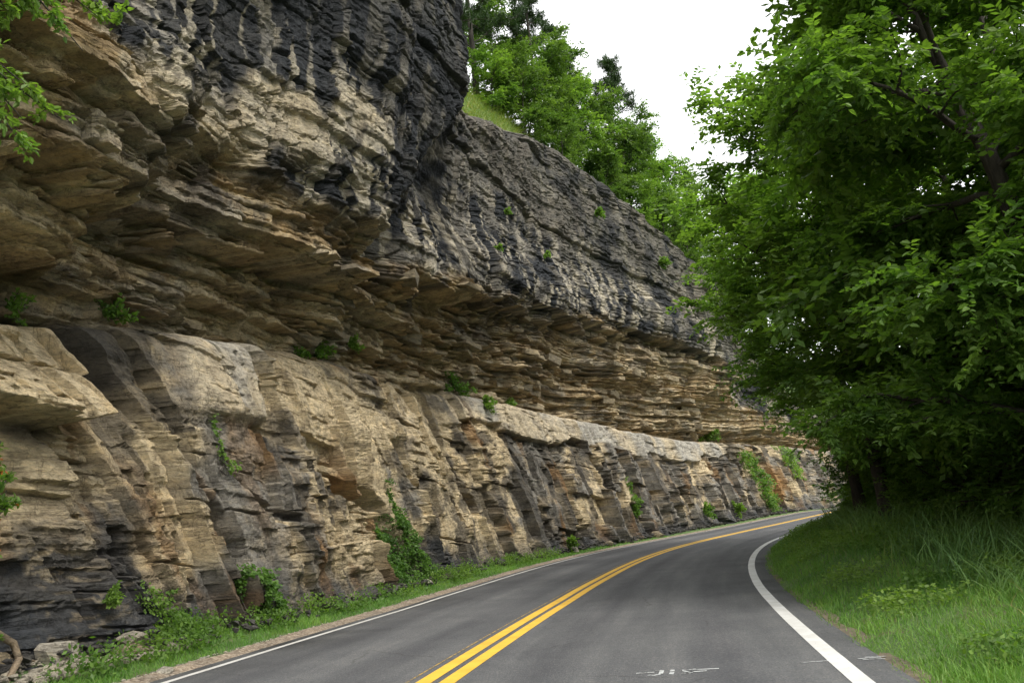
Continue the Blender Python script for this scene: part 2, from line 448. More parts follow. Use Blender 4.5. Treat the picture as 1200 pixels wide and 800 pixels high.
# cracks and joint faces on the lower wall: polyline, half width, depth
CRACKS = [
    ([(-6, 4.25), (0, 4.3), (2.5, 4.42), (5.3, 4.38)], .035, .16),
    ([(2.6, 4.4), (2.9, 4.15), (3.1, 3.9)], .03, .15),
    ([(7.0, 4.0), (7.3, 3.4), (7.65, 2.85), (8.33, 1.94), (8.8, 1.3)], .16, .7),
    ([(8.9, 5.8), (9.0, 5.3), (9.11, 5.0), (9.4, 4.5), (9.75, 4.05)], .08, .35),
    ([(8.2, 3.9), (8.7, 3.2), (9.3, 2.6), (9.7, 2.35), (11.0, 2.05)], .1, .4),
    ([(5.9, 1.9), (6.2, 1.2), (6.6, .5)], .1, .5),
    ([(13.7, 3.0), (14.4, 2.8), (15.3, 2.4), (15.6, 1.6)], .28, .9),
    ([(15.9, 2.6), (16.6, 2.2), (17.3, 1.2), (17.8, .4)], .32, .8),
    ([(16.2, 5.4), (16.8, 4.4), (17.5, 3.6)], .12, .4),
    ([(18.5, 3.8), (19.3, 3.0), (20, 2.3)], .16, .6),
    ([(21, 4.5), (22, 3.2), (22.8, 2.0)], .14, .5),
    ([(22.6, 5.3), (23.6, 3.8), (24.8, 2.2)], .22, .8),
    ([(25.0, 4.2), (26, 2.6), (26.6, 1.0)], .16, .55),
    ([(28.6, 4.6), (30, 2.8), (31, .8)], .2, .6),
    ([(33, 4.6), (34, 3.0), (34.6, 1.0)], .3, .7),
    ([(38, 4.6), (39.2, 3), (40.2, 1)], .35, .8),
    ([(44, 4.8), (45.2, 3), (46, .8)], .4, .9),
    ([(50, 4.8), (51.4, 2.6), (52.3, .6)], .4, .8),
    ([(57, 5.6), (58.6, 3), (60, .4)], .5, .9),
    ([(64, 5.8), (65.4, 3.2), (66.6, .4)], .6, 1.2),
    ([(71, 5.8), (72.4, 3.2), (73.6, .4)], .6, 1.2),
]

def seg_dist(S, Z, pl):
    best = np.full(S.shape, 9.); side = np.zeros(S.shape); m0 = np.ones(S.shape, bool)
    for (a, b), (c, d) in zip(pl[:-1], pl[1:]):
        dx, dy = c - a, d - b; L2 = dx * dx + dy * dy
        u = np.clip(((S - a) * dx + (Z - b) * dy) / L2, 0, 1)
        px = S - a - u * dx; py = Z - b - u * dy
        dd = np.sqrt(px * px + py * py)
        m = dd < best
        best = np.where(m, dd, best); side = np.where(m, np.sign(px * dy - py * dx), side)
    return best, side

def bedded(b, s, seed, tmin, tmax, lmin, lmax):
    rng = np.random.default_rng(seed)
    th = rng.uniform(tmin, tmax, 900) * rng.choice([.6, 1, 1.6], 900); edge = -6 + np.cumsum(th)
    i = np.clip(np.searchsorted(edge, b), 1, 898); f = (b - edge[i - 1]) / (edge[i] - edge[i - 1])
    LL = rng.uniform(lmin, lmax, 900)[i]; sh = rng.uniform(0, 50, 900)[i]
    u = (s + sh) / LL; w_ = u + (fbm(s * 1.1 / LL, i * 1.0, seed + 3, 2) - .5) * .9
    k = np.floor(w_); fu = w_ - k
    a = h2(k, i.astype(float), seed + 1)
    c = rng.uniform(0, 1, 900)[i]
    edgef = np.minimum(np.minimum(f, 1 - f) * (edge[i] - edge[i - 1]), np.minimum(fu, 1 - fu) * LL)
    return a, c, f, edgef, i, f * (edge[i] - edge[i - 1])

def base_offset(S, Z):
    C_ = zc(S); D_ = zd(S)
    # the large shape only
    lean = foot(S) + (Z / C_) * 1.35 + np.sin(Z / C_ * 3.0) * -.25
    up = np.clip(Z - C_, 0, None)
    crease = 4.6 + .5 * np.clip(Z - 5.3, -.3, 2.3)
    right = sm(-.22, .22, S - crease)
    plan = (.45 - .22 * np.clip(S, -6, 6)) * (1 - right) + (.95 - (.25 * (np.clip(S, 0, 13) - 5))) * right      # two buttresses, each swinging out toward the road
    plan = plan * (1 - .55 * sm(8.5, 11, Z) * (1 - sm(5, 9, S)))
    upper_n = 3.35 - .05 * up - 1.15 * sm(3.0, 9, up) + plan * (.25 * sm(.1, .9, up) + .75 * sm(.3, 3.6, up)) + .8 * sm(11, 17, up)
    upper_f = 3.7 - .19 * up + .035 * np.clip(up - 6, 0, None) ** 1.7
    # where the big nose ends it steps back, further along the higher up
    edge = np.interp(Z, [7, 8.3, 11.6, 16.3, 19.3, 22], [9.4, 12.2, 16.3, 19.9, 21.0, 21.4])
    nose = 1 - sm(-.9, .9, S - edge)
    upper = upper_f + (upper_n - upper_f) * nose
    # the cap falls back where the far end of the overhang stops
    upper = upper + 1.2 * sm(64, 68, S) * sm(1, 5, up)
    o = np.where(Z < C_, lean, upper)
    # undercut at the contact
    o = o + .55 * np.exp(-((Z - C_ - .18) / .28) ** 2)
    return o, nose

def cliff_offset(S, Z):
    C_ = zc(S); D_ = zd(S)
    warp = (fbm(S * .16, Z * .16, 11, 3) - .5) * .9 + (fbm(S * 1.4, Z * 1.6, 12, 3) - .5) * .05
    b = Z - .02 * S + warp * .6
    a1, c1, f1, e1, i1, g1 = bedded(b, S, 5, .14, .38, .6, 2.2)
    a0, c0, f0, e0, i0, g0 = bedded(b, S, 7, .5, 1.3, 2.0, 7.0)
    a2, c2, f2, e2, i2, g2 = bedded(b + .03, S, 6, .05, .13, .2, .9)
    cq = sm(.2, 1.5, Z - D_)            # beds grow massive in the cap
    Zq = Z - g1 * .95 * (1 - .7 * cq) - g2 * .5 * (1 - cq) + (a1 - .5) * .24 * (1 - .6 * cq) + (a2 - .5) * .12
    Zq = np.where(Z > C_, np.maximum(Zq, C_ + .02), Z)
    base, nose = base_offset(S, Zq)
    o = base.copy()
    for pl, amp, sa, sb, soft in STEPS:
        zz = np.interp(S, [p[0] for p in pl], [p[1] for p in pl]) + (fbm(S * .5, S * 0 + amp * 9, 51, 3) - .5) * .35 + (h2(np.floor(S * 1.3 + 3 * fbm(S * .7, S * 0, 5, 2)), S * 0, int(amp * 77)) - .5) * .22
        fade = sm(sa - .4, sa + .4, S) * (1 - sm(sb - .5, sb + .5, S)) if sb < 20 else sm(sa - 1, sa + 1, S) * (1 - sm(sb - 2, sb + 2, S))
        am = amp * (.75 + .5 * fbm(S * .5, S * 0, int(amp * 100), 3))
        o -= am * fade * sm(-soft, soft, Zq - zz) * (1 - sm(1.2, 4.5, Zq - zz) * .8)
        # blocky worn lip
    low = 1 - sm(-.12, .12, Z - C_)
    cap = sm(-.35, .35, Z - D_ - (fbm(S * .7, Z * .7, 14, 3) - .5) * 1.4)
    mid = (1 - low) * (1 - cap)
    # --- middle: thin bedding, blocks of every size standing proud
    rnd = lambda e, r: 1 - np.clip(e / r, 0, 1) ** .6
    m_ = .36 - .55 * a0 - .25 * c0 -(.30 * a1 + .28 * c1) * (1 - .2 * rnd(e1, .04)) - (.16 * a2 + .20 * c2) * (1 - .4 * rnd(e2, .015)) + .38
    m_ += (fbm(S * .35, Zq * .5, 31, 3) - .5) * .9
    m_ += .17 * (1 - sm(.015, .05, g1)) * (c1 > .3) + .07 * (1 - sm(.005, .022, g2)) * (a2 > .4)      # open joints under the beds
    # --- cap: massive knobbly rock with few beds, vertical flutes
    a3, c3, f3, e3, i3, g3 = bedded(b, S, 15, .35, .9, .6, 2.0)
    w1 = worley(S * 1.1 + fbm(S * 2, Z * 2, 3, 2), Z * .7, 21)
    w2 = worley(S * 3.2 + fbm(S * 5, Z * 5, 5, 2), Z * 6.5, 22)
    a7, c7, f7, e7, i7, g7 = bedded(b, S, 17, .07, .3, .3, 2.2)
    a8, c8, f8, e8, i8, g8 = bedded(S + 20 + (fbm(Z * .7, S * .3, 36, 3) - .5) * .6, Z, 18, .7, 3.0, 1.5, 5)
    c_ = -.16 * a3 * (1 - .3 * rnd(e3, .05)) - .26 * c3 - .20 * w1[2] - .05 * w2[2] - .07 * a7 - .09 * c7 - .26 * a8 - .16 * c8 + .56 + .16 * (1 - sm(0, .05, e8))
    c_ += .12 * (1 - sm(0, .05, w1[1])) + .10 * (1 - sm(0, .03, g3)) 
    c_ += (fbm(S * .4, Z * .3, 33, 3) - .5) * .55 + (fbm(S * 2.5, Z * .9, 34, 3) - .5) * .08 + (fbm(S * 11, Z * 13, 35, 2) - .5) * .05
    # --- lower wall: leaning joint facets with thin shale beds
    u = S + .42 * (Z - 3); 
    uj = u + 14 + (fbm(S * .5, Z * .5, 8, 2) - .5) * .5
    w3 = bedded(uj, Z + 8 + .15 * S, 41, .7, 1.9, 1.2, 3.6)      # ribs between steep joints, split by cross joints
    w4 = bedded(uj + .3, Z + 8 + .1 * S, 42, .22, .8, .35, 1.3)
    w5 = bedded(uj + .1, Z + 8, 43, .10, .3, .15, .5)
    tl = hh(w3[0], 1) - .35; tl4 = hh(w4[0], 2) - .4
    a6, c6, f6, e6, i6, g6 = bedded(b * 1.0, S, 16, .07, .22, .4, 1.5)
    gap3 = (1 - sm(.0, .04, w3[3])) * (hh(w3[1], 3) > .45); gap4 = (1 - sm(.005, .03, w4[3])) * (hh(w4[0], 5) > .5)
    l_ = .50 * (w3[1] - .5) + .42 * (w3[0] - .5) + (w3[2] - .5) * tl * .75 + (hh(w3[0], 4) - .5) * (fbm(Z * 2, S * 0, 45, 2) - .5) * .4
    calm = sm(.42, .58, fbm(S * .3 + 7, Z * .4, 46, 3))
    l_ += (.20 * (w4[0] - .5) + .10 * (w4[1] - .5) + (w4[2] - .5) * tl4 * .30) * (1 - .75 * calm) + .05 * (w5[0] - .5) * (1 - .6 * calm) + .26 * gap3 + .17 * gap4 * (1 - .8 * calm)
    rough = np.clip(sm(.50, .62, fbm(S * .35, Z * .45, 61, 3)) + (1 - sm(1.6, 2.4, Z)) * (1 - sm(5.8, 6.8, S)), 0, 1)
    l_ -= (.15 * a6 + .07 * c6) * (.10 + 1.1 * rough)
    l_ += (fbm(S * 1.6, Z * 1.6, 62, 4) - .5) * .10 + (fbm(S * 12, Z * 16, 65, 2) - .5) * .035
    # the smooth even band right under the contact
    band = sm(-1.45, -1.3, Z - C_ + (fbm(S * .5, S * 0, 63, 2) - .5) * .7 + (h2(np.floor(S / 3.1), S * 0, 8) - .5) * .5) * low * sm(22, 28, S)
    band2 = sm(7.6, 8.0, S) * (1 - sm(10.2, 11, S)) * sm(3.9, 4.3, Z) * low
    smooth_ = np.clip(band * (1 - sm(60, 66, S)) + band2, 0, 1)
    bj = worley(S * .35, S * 0 + .5, 64)
    l_ = l_ * (1 - smooth_ * .72) - smooth_ * (.2 + .22 * bj[2]) + .2 * band * (1 - sm(0, .03, bj[1]))
    for pl, wd, dp in CRACKS:
        s0 = min(p[0] for p in pl) - 2; s1 = max(p[0] for p in pl) + 2
        cols = (S[0] > s0) & (S[0] < s1) if S.ndim == 2 else slice(None)
        if S.ndim == 2 and not cols.any(): continue
        Sx = S[:, cols] if S.ndim == 2 else S; Zx = Z[:, cols] if S.ndim == 2 else Z
        jit = (fbm(Sx * 2.5, Zx * 2.5, 71, 3) - .5) * .35
        d, sd_ = seg_dist(Sx + jit, Zx, pl)
        v = dp * 1.15 * (1 - sm(.55, 1, d / wd / 1.25)) + .35 * dp * np.exp(-(d / (wd * 5)) ** 2) * (sd_ < 0)
        if S.ndim == 2: l_[:, cols] += v
        else: l_ = l_ + v
    # the tan block standing out on the left, flat underneath
    blk_end = 5.35 + (fbm(Z * 2.2, Z * 0, 66, 3) - .5) * .35
    zb = 3.55 + (fbm(S * .9, S * 0, 67, 4) - .5) * .5
    inb = (1 - sm(-.05, .05, S - blk_end)) * sm(-.05, .07, Z - zb) * (1 - sm(-.1, .1, Z - C_ + .12 + .06 * (5 - S)))
    l_ -= inb * (1.25 - .55 * sm(3.6, 4.8, Z)) * (1 - .06 * 1)
    o += l_ * low + m_ * mid + c_ * cap
    # foot: dark rubble apron
    o -= .5 * np.exp(-np.clip(Z, 0, None) / .25) * fbm(S * .8, S * 0, 68, 3)
    o += (fbm(S * 9, Z * 14, 69, 3) - .5) * .045
    # round the rim back
    tz = zt(S)
    o += 1.8 * sm(-1.6, .2, Z - tz) ** 2
    return o, dict(low=low, mid=mid, cap=cap, a1=a1, c1=c1, a2=a2, a6=a6, w3=w3, w4=w4, smooth=smooth_, inb=inb, nose=nose, b=b, rough=rough)

def lerp3(a, b, f): return a + (np.asarray(b) - a) * f[..., None]

def cliff_color(S, Z, P):
    C_ = zc(S); D_ = zd(S)
    sh = S.shape
    tan = np.array([.58, .485, .32]); tan2 = np.array([.46, .36, .215]); grey = np.array([.25, .238, .21]); dk = np.array([.028, .032, .038]); sta = np.array([.080, .074, .064])
    pale = np.array([.47, .43, .34]); rust = np.array([.27, .155, .06]); lg = np.array([.42, .405, .36]); brown = np.array([.235, .16, .08])
        # middle beds vary bed by bed
    n1 = fbm(S * .5, P['b'] * 2.2, 81, 4); n2 = fbm(S * 1.7, Z * 2.4, 82, 4)
    cm = lerp3(np.broadcast_to(tan2, sh + (3,)), tan, sm(.35, .65, P['c1'] * .5 + n1 * .5))
    cm = lerp3(cm, brown * 1.15, sm(.5, .6, n2) * .6)
    cm = lerp3(cm, grey * .8, sm(.54, .68, fbm(S * .6, Z * 1.2, 83, 4)) * .6)
    cm = lerp3(cm, pale, sm(.6, .72, fbm(S * 1.4, Z * 1.1, 84, 4)) * .5)
    # cap: black water stain, pale streaks running down
    st = fbm(S * 3.4 + (fbm(S, Z, 4, 2) - .5) * .5, Z * .42, 85, 4)
    cc = lerp3(np.broadcast_to(dk, sh + (3,)), grey * .6, sm(.42, .6, fbm(S * .7, Z * .9, 86, 4)) * (1 - .8 * P['nose']))
    topg = sm(15.0, 17.5, Z) * sm(17, 20, S) * (1 - P['nose'])
    cc = lerp3(cc, np.array([.105, .096, .082]), np.clip(topg * (.3 + 1.0 * sm(.4, .6, fbm(S * .3, Z * .6, 190, 3))) * (1 - .6 * sm(30, 45, S)), 0, 1) * .8)
    strk = sm(.505, .555, st) * sm(.30, .45, fbm(S * .5, Z * .35, 87, 3))
    depth = np.clip(1 - (Z - D_) / 5.5, 0, 1)
    strk = np.clip(strk * (.2 + 1.3 * depth), 0, 1)
    cc = lerp3(cc, lerp3(np.broadcast_to(pale, sh + (3,)), grey, sm(.4, .7, n2)), strk * .95)
    # dark drips reaching down over the tan
    drip = sm(.5, .62, fbm(S * 1.6, Z * .25, 88, 4)) * np.clip(1 - (D_ - Z) / 2.0, 0, 1)
    cm = lerp3(cm, dk * 1.4, drip * P['mid'] * .85)
    # tan patches high on the nose
    patch = 0 * sm(.5, .58, fbm(S * .55, Z * .6, 89, 4)) * P['nose'] * sm(6, 9, S) * (1 - sm(11.5, 14, Z - .15 * S))
    cc = lerp3(cc, tan, patch * .85)
    bp = 1 - sm(.5, 1.1, np.sqrt(((S - 8.8) / 4.6) ** 2 + ((Z - 9.9 - .45 * (S - 8)) / 1.0) ** 2) + (fbm(S * 1.4, Z * .8, 301, 4) - .5) * 1.6)
    cc = lerp3(cc, lerp3(np.broadcast_to(tan, sh + (3,)), pale, n2), bp * .8)
    # lower wall
    n4 = fbm(S * .33, Z * .4, 91, 4)
    cl = lerp3(np.broadcast_to(grey * .95, sh + (3,)), tan * 1.0, sm(.40, .52, n4 + (P['w3'][0] - .5) * .22 + (P['w4'][0] - .5) * .16 + .16 * sm(10, 15, S) * (1 - sm(24, 29, S)) - .17 * sm(25, 30, S)))
    cl = lerp3(cl, tan2, sm(.5, .7, n2) * .5)
    cl = lerp3(cl, sta, sm(.54, .60, fbm(S * .8, Z * .8, 92, 5) + (P['w4'][0] - .5) * .1) * .8)
    # vertical stains
    vs = fbm(S * 1.8 + Z * .55, Z * .22, 93, 4)
    cl = lerp3(cl, sta, sm(.56, .61, vs) * .75)
    cl = lerp3(cl, rust, sm(.60, .70, fbm(S * 1.1 + Z * .35, Z * .3, 94, 4)) * .7)
    def blob(sc, zc_, rs, rz, sl=0.0, hard=.35, seed=1):
        d = np.sqrt(((S - sc + sl * (Z - zc_)) / rs) ** 2 + ((Z - zc_) / rz) ** 2) + (fbm(S * 1.5, Z * 1.8, 200 + seed, 4) - .5) * 1.3
        return 1 - sm(1 - hard, 1 + hard * .5, d)
    cl = lerp3(cl, rust * 1.0, blob(8.2, 1.9, .2, 1.2, .45, seed=1) * .8)
    cl = lerp3(cl, lg * .95, blob(8.9, 1.5, .2, 1.3, .45, seed=2) * .55)
    cl = lerp3(cl, rust * 1.2, blob(72.5, 2.3, 2.2, 1.6, 0, seed=3) * .9)
    chip = 1 - .4 * sm(.55, .62, fbm(S * 7, Z * 16, 310, 3)) * sm(.4, .55, fbm(S * 1.2, Z * 1.5, 311, 3))
    cl = lerp3(cl, dk * 1.3, blob(4.9, 1.0, 2.3, 1.75, .3, .5, seed=4) * .92 * chip)
    cl = lerp3(cl, dk * 1.5, blob(20.0, .5, 2.0, .9, .3, .4, seed=5) * .9)
    cl = lerp3(cl, rust * .9, blob(2.9, .9, .4, .9, .3, seed=6) * .6)
    cl = lerp3(cl, tan * 1.05, blob(4.5, 2.7, 1.5, .8, 0, .5, seed=7) * .8)
    cl = lerp3(cl, tan * 1.1, blob(14.5, 5.0, 5.0, 1.5, .3, .5, seed=8) * .85)
    cl = lerp3(cl, tan * 1.08, blob(21.5, 4.6, 2.6, 2.2, .3, .5, seed=9) * .8)
    cl = lerp3(cl, grey * .85, blob(9.2, 2.4, 1.5, 1.9, .35, .6, seed=11) * .6)
    # black shale just above the road
    blk = 1 - sm(.2, .9 + .9 * fbm(S * .4, S * 0, 95, 3), Z + (fbm(S * 2, Z * 2, 96, 3) - .5) * .6)
    cl = lerp3(cl, dk * 1.6, blk * .8 * chip)
    # even pale grey band with cream patches
    bc = lerp3(np.broadcast_to(lg, sh + (3,)), tan * 1.05, sm(.45, .6, fbm(S * .45, Z * .3, 97, 3)) * .7)
    bc = lerp3(bc, grey, sm(.55, .7, n2) * .5)
    cl = lerp3(cl, bc, np.clip(P['smooth'], 0, 1) * .9)
    cb = lerp3(np.broadcast_to(tan * 1.08, sh + (3,)), tan2, sm(.55, .7, n2) * .5)
    cl = lerp3(cl, cb, P['inb'])
    c = cl * P['low'][..., None] + cm * P['mid'][..., None] + cc * P['cap'][..., None]
    j = (.86 + .28 * fbm(S * 7, Z * 11, 98, 3))
    return np.clip(c * j[..., None], .012, .7)

# columns get wider apart with distance
sl_ = [-10.0]
while sl_[-1] < 108:
    q = sl_[-1]; dist = math.hypot(max(q, 0) + 5, 7.5)
    sl_.append(q + (.22 if q < -1 else .0021 * dist + (.000045 * dist * dist)))
SC = np.array(sl_)
ROWS = 820
TT = np.linspace(0, 1, ROWS)
S2, T2 = np.meshgrid(SC, TT)
Z2 = -.35 + T2 * (zt(S2) + .35)
SHEAR = .42
def shear(S, Z): return S + SHEAR * np.clip(zc(S) - Z, 0, 9) - SHEAR * 2.5
S0_ = S2.copy(); S2 = shear(S0_, Z2)      # below the contact the columns of the mesh follow the leaning joints
O1, _ = cliff_offset(S2, Z2)      # more rows where the face turns into ledges and undersides
dn = np.hypot(np.diff(Z2, axis=0), np.minimum(np.abs(np.diff(O1, axis=0)), .25) * .8) / np.diff(Z2, axis=0)
kk = 21; pad = np.pad(dn, ((2, 2), (kk // 2, kk // 2)), 'edge'); cs = np.cumsum(np.pad(pad, ((0, 0), (1, 0))), 1)
dn = (cs[:, kk:] - cs[:, :-kk]) / kk; dn = (dn[:-4] + dn[1:-3] + dn[2:-2] + dn[3:-1] + dn[4:]) / 5
cum = np.vstack([np.zeros((1, dn.shape[1])), np.cumsum(dn, 0)]); cum /= cum[-1:]
for j in range(Z2.shape[1]): Z2[:, j] = np.interp(TT, cum[:, j], Z2[:, j])
S2 = shear(S0_, Z2)
O2, PP = cliff_offset(S2, Z2)
CC = cliff_color(S2, Z2, PP)
ov = sm(0, 1, PP['mid'])
ZJ = ((fbm(S2 * 3.1, O2 * 3.1 + Z2 * .6, 141, 3) - .5) * .06 + (fbm(S2 * 9, O2 * 9 + Z2, 142, 2) - .5) * .03) * ov
X, Y, Z0, T_ = rd(S2, -WL - O2)
PV = np.stack([X, Y, Z0 + Z2 + ZJ], -1)
print('cliff grid', PV.shape, len(SC))
cliff = empty('cliff'); cliff['kind'] = 'structure'
# three rock bodies, cut where the rock changes
F = grid_faces(ROWS, len(SC)).reshape(ROWS - 1, len(SC) - 1, 4)
zone = np.where(Z2[:-1, :-1] < zc(S2[:-1, :-1]), 0, np.where(Z2[:-1, :-1] < zd(S2[:-1, :-1]), 1, 2))
Vf = PV.reshape(-1, 3); Cf = CC.reshape(-1, 3)
for zi, nm in ((0, 'shale_face'), (1, 'ledge_beds'), (2, 'limestone_cap')):
    f = F[zone == zi]; u, inv = np.unique(f, return_inverse=True)
    me = fast_mesh(nm, Vf[u], inv.reshape(-1, 4)[:, ::-1] if False else inv.reshape(-1, 4), False, cols=Cf[u])
    ob = link(nm, me, cliff, M['cliff'])

def on_cliff(s, z):
    """world point on the cliff face"""
    s_ = np.array([[float(s)]]); z_ = np.array([[float(z)]])
    o, _ = cliff_offset(s_, z_)
    X, Y, Z0, T = rd(s_, -WL - o)
    return Vector((float(X[0, 0]), float(Y[0, 0]), float(Z0[0, 0] + z)))

#@@HILL
# ------------------------------------------------------------------ the hillside above the rim
def hill_h(s, d):
    return np.interp(d, [0, 1.5, 4, 10, 25, 60], [0, 1.8, 5.0, 10.5, 20, 30]) + (fbm(s * .4, d * .4, 5, 3) - .5) * 1.2 * sm(0, 3, d)
sh_ = np.r_[np.arange(-10, 108, .8)]; dh_ = np.r_[-.6, 0, .4, .8, 1.4, 2, 3, 4, 5.5, 7, 9, 12, 16, 22, 30, 42, 60]
SH, DH = np.meshgrid(sh_, dh_, indexing='ij')
OR_, _ = cliff_offset(sh_[None, :], zt(sh_)[None, :])
rim_o = np.minimum(OR_[0], 6.0)
def rim(s): return np.interp(s, sh_, rim_o)
X, Y, Z, T = rd(SH, -WL - (rim_o[:, None] + DH))
ZH = Z + zt(SH) - .12 + hill_h(SH, np.clip(DH, 0, 99)) - np.where(DH < 0, .6, 0)
hm = fast_mesh('hillside', np.stack([X, Y, ZH], -1).reshape(-1, 3), grid_faces(len(sh_), len(dh_)), True)
link('hillside', hm, mat=M['soil'])['kind'] = 'structure'
def on_hill(s, d):
    X, Y, Z, T = rd(s, -WL - (rim(s) + d))
    return Vector((float(X), float(Y), float(Z + zt(s) - .12 + hill_h(np.array(float(s)), np.array(float(d))))))
def on_verge(s, r):
    lat = WR + r
    X, Y, Z, T = rd(s, lat); return Vector((float(X), float(Y), float(Z + ground_h(s, lat))))
def on_left(s, l):
    lat = -WL - l
    X, Y, Z, T = rd(s, lat); return Vector((float(X), float(Y), float(Z + ground_h(s, lat))))

# ------------------------------------------------------------------ foliage
def unit(v): return v / (np.linalg.norm(v, axis=-1, keepdims=True) + 1e-9)

def leaves(P, D, size, rng, flat=.55, wide=.5, simple=False, droop=.25):
    """P leaf bases, D pointing directions -> verts, quads"""
    n = len(P)
    D = unit(D + np.array([0, 0, -droop]) + rng.normal(0, .35, (n, 3)))
    up = unit(np.array([0, 0, 1.]) * flat * 2 + rng.normal(0, .55, (n, 3)))
    side = unit(np.cross(D, up)); nrm = np.cross(side, D)
    L = size * rng.uniform(.65, 1.25, (n, 1)); Wd = L * wide
    if simple:
        V = np.stack([P, P + D * L * .5 + side * Wd * .5, P + D * L, P + D * L * .5 - side * Wd * .5], 1)
        return V.reshape(-1, 3), np.arange(n * 4).reshape(-1, 4)
    f = nrm * Wd * .22
    V = np.stack([P, P + D * L * .3 + side * Wd * .55 + f, P + D * L * .68 + side * Wd * .4 + f, P + D * L,
                  P + D * L * .68 - side * Wd * .4 + f, P + D * L * .3 - side * Wd * .55 + f], 1)
    b = np.arange(n)[:, None] * 6
    Fq = np.concatenate([b + np.array([0, 1, 2, 3]), b + np.array([0, 3, 4, 5])], 0)
    return V.reshape(-1, 3), Fq

def tube(pts, rad, sides=6):
    pts = np.asarray(pts, float); n = len(pts)
    d = unit(np.gradient(pts, axis=0)); ref = np.array([.31, .95, .05])
    a = unit(np.cross(d, ref)); b = np.cross(d, a)
    ang = np.linspace(0, 2 * math.pi, sides, endpoint=False)
    V = pts[:, None, :] + (a[:, None, :] * np.cos(ang)[None, :, None] + b[:, None, :] * np.sin(ang)[None, :, None]) * np.asarray(rad)[:, None, None]
    i = np.arange(n - 1)[:, None] * sides + np.arange(sides)[None, :]; j = np.arange(n - 1)[:, None] * sides + (np.arange(sides)[None, :] + 1) % sides
    Fq = np.stack([i, j, j + sides, i + sides], -1).reshape(-1, 4)
    return V.reshape(-1, 3), Fq

class Acc:
    def __init__(s): s.V = []; s.F = []; s.n = 0
    def add(s, VF):
        V, Fq = VF; s.V.append(V); s.F.append(Fq + s.n); s.n += len(V)
    def mesh(s, name, smooth=False): return fast_mesh(name, np.concatenate(s.V), np.concatenate(s.F), smooth)

def curve(p0, d0, L, n, rng, bend=.25, up=.0):
    P = [np.array(p0, float)]; d = np.array(d0, float)
    for _ in range(n):
        d = d + rng.normal(0, bend, 3) * .5 + np.array([0, 0, up]); d /= np.linalg.norm(d)
        P.append(P[-1] + d * L / n)
    return np.array(P)

def make_tree(seed, H=13, r0=.2, limbs=13, first=.18, spread=4.6, subs=7, twigs=11, lv=11, leaf=.15, lean=(0, 0), simple=False,
              crown_mat='leaf', twig_L=.75, asc=.25, top_thin=.35, wood=None, boost=None):
    rng = np.random.default_rng(seed)
    W = Acc(); C = Acc()
    n = 10
    trunk = wood if wood is not None else np.array([[lean[0] * (t ** 1.4) + math.sin(t * 5 + seed) * .22 * t, lean[1] * (t ** 1.4) + math.cos(t * 4 + seed) * .22 * t, H * .95 * t] for t in np.linspace(0, 1, n)])
    tr = r0 * (1 - .86 * np.linspace(0, 1, len(trunk))) ; tr[0] *= 1.35
    W.add(tube(trunk, tr, 9))
    LP = []; LD = []
    for i in range(limbs):
        t = first + (1 - first) * (i + rng.uniform(-.3, .3)) / limbs; t = min(max(t, .05), .98)
        k = t * (len(trunk) - 1); a = int(k); p = trunk[a] + (trunk[min(a + 1, len(trunk) - 1)] - trunk[a]) * (k - a)
        az = i * 2.4 + rng.uniform(-.5, .5)
        prof = math.sin(math.pi * min(1, (1 - t) / .9 * .62 + .12)) ** .7
        Ls = spread * (top_thin + (1 - top_thin) * prof) * rng.uniform(.75, 1.12)
        d = np.array([math.cos(az), math.sin(az), rng.uniform(.1, .5) + asc * t * 2])
        if boost is not None: Ls *= 1 + boost[2] * max(0, math.cos(az - math.atan2(boost[1], boost[0])))
        d /= np.linalg.norm(d)
        lp = curve(p, d, Ls, 7, rng, .22, -.02)
        rr = r0 * (1 - .8 * t) * .5
        W.add(tube(lp, rr * (1 - .85 * np.linspace(0, 1, 8)) + .006, 6))
        for j in range(subs):
            u = .22 + .78 * (j + rng.uniform(0, .9)) / subs; k = min(u, .995) * 7; a = int(k); q = lp[a] + (lp[a + 1] - lp[a]) * (k - a)
            dd = unit(lp[a + 1] - lp[a]); sd = unit(np.cross(dd, [0, 0, 1.])) * (1 if j % 2 else -1)
            d2 = unit(dd * .7 + sd * rng.uniform(.4, 1.1) + np.array([0, 0, rng.uniform(-.35, .45)]))
            sp = curve(q, d2, Ls * rng.uniform(.26, .46) * (1.15 - .45 * u) + .35, 5, rng, .28, -.03)
            W.add(tube(sp, (.016 + r0 * .05) * (1 - .8 * np.linspace(0, 1, 6)), 4))
            for m in range(twigs):
                v = (m + rng.uniform(0, 1)) / twigs * 4.99; a2 = int(v); tp = sp[a2] + (sp[a2 + 1] - sp[a2]) * (v - a2)
                td = unit(unit(sp[a2 + 1] - sp[a2]) * .6 + rng.normal(0, .75, 3) * np.array([1, 1, .6]))
                TL = twig_L * rng.uniform(.5, 1.2)
                tt = (np.arange(lv) + rng.uniform(0, 1, lv)) / lv
                pp = tp + td * (tt * TL)[:, None] + np.array([0, 0, -.22]) * (tt ** 2)[:, None] * TL
                sds = unit(np.cross(td, [0, 0, 1.]) + 1e-6)
                ld = td * .7 + sds * np.where(np.arange(lv) % 2, 1, -1)[:, None] * .9
                LP.append(pp); LD.append(ld)
    LP = np.concatenate(LP); LD = np.concatenate(LD)
    C.add(leaves(LP, LD, leaf, rng, simple=simple))
    return W.mesh('trunk', True), C.mesh('crown'), len(LP)

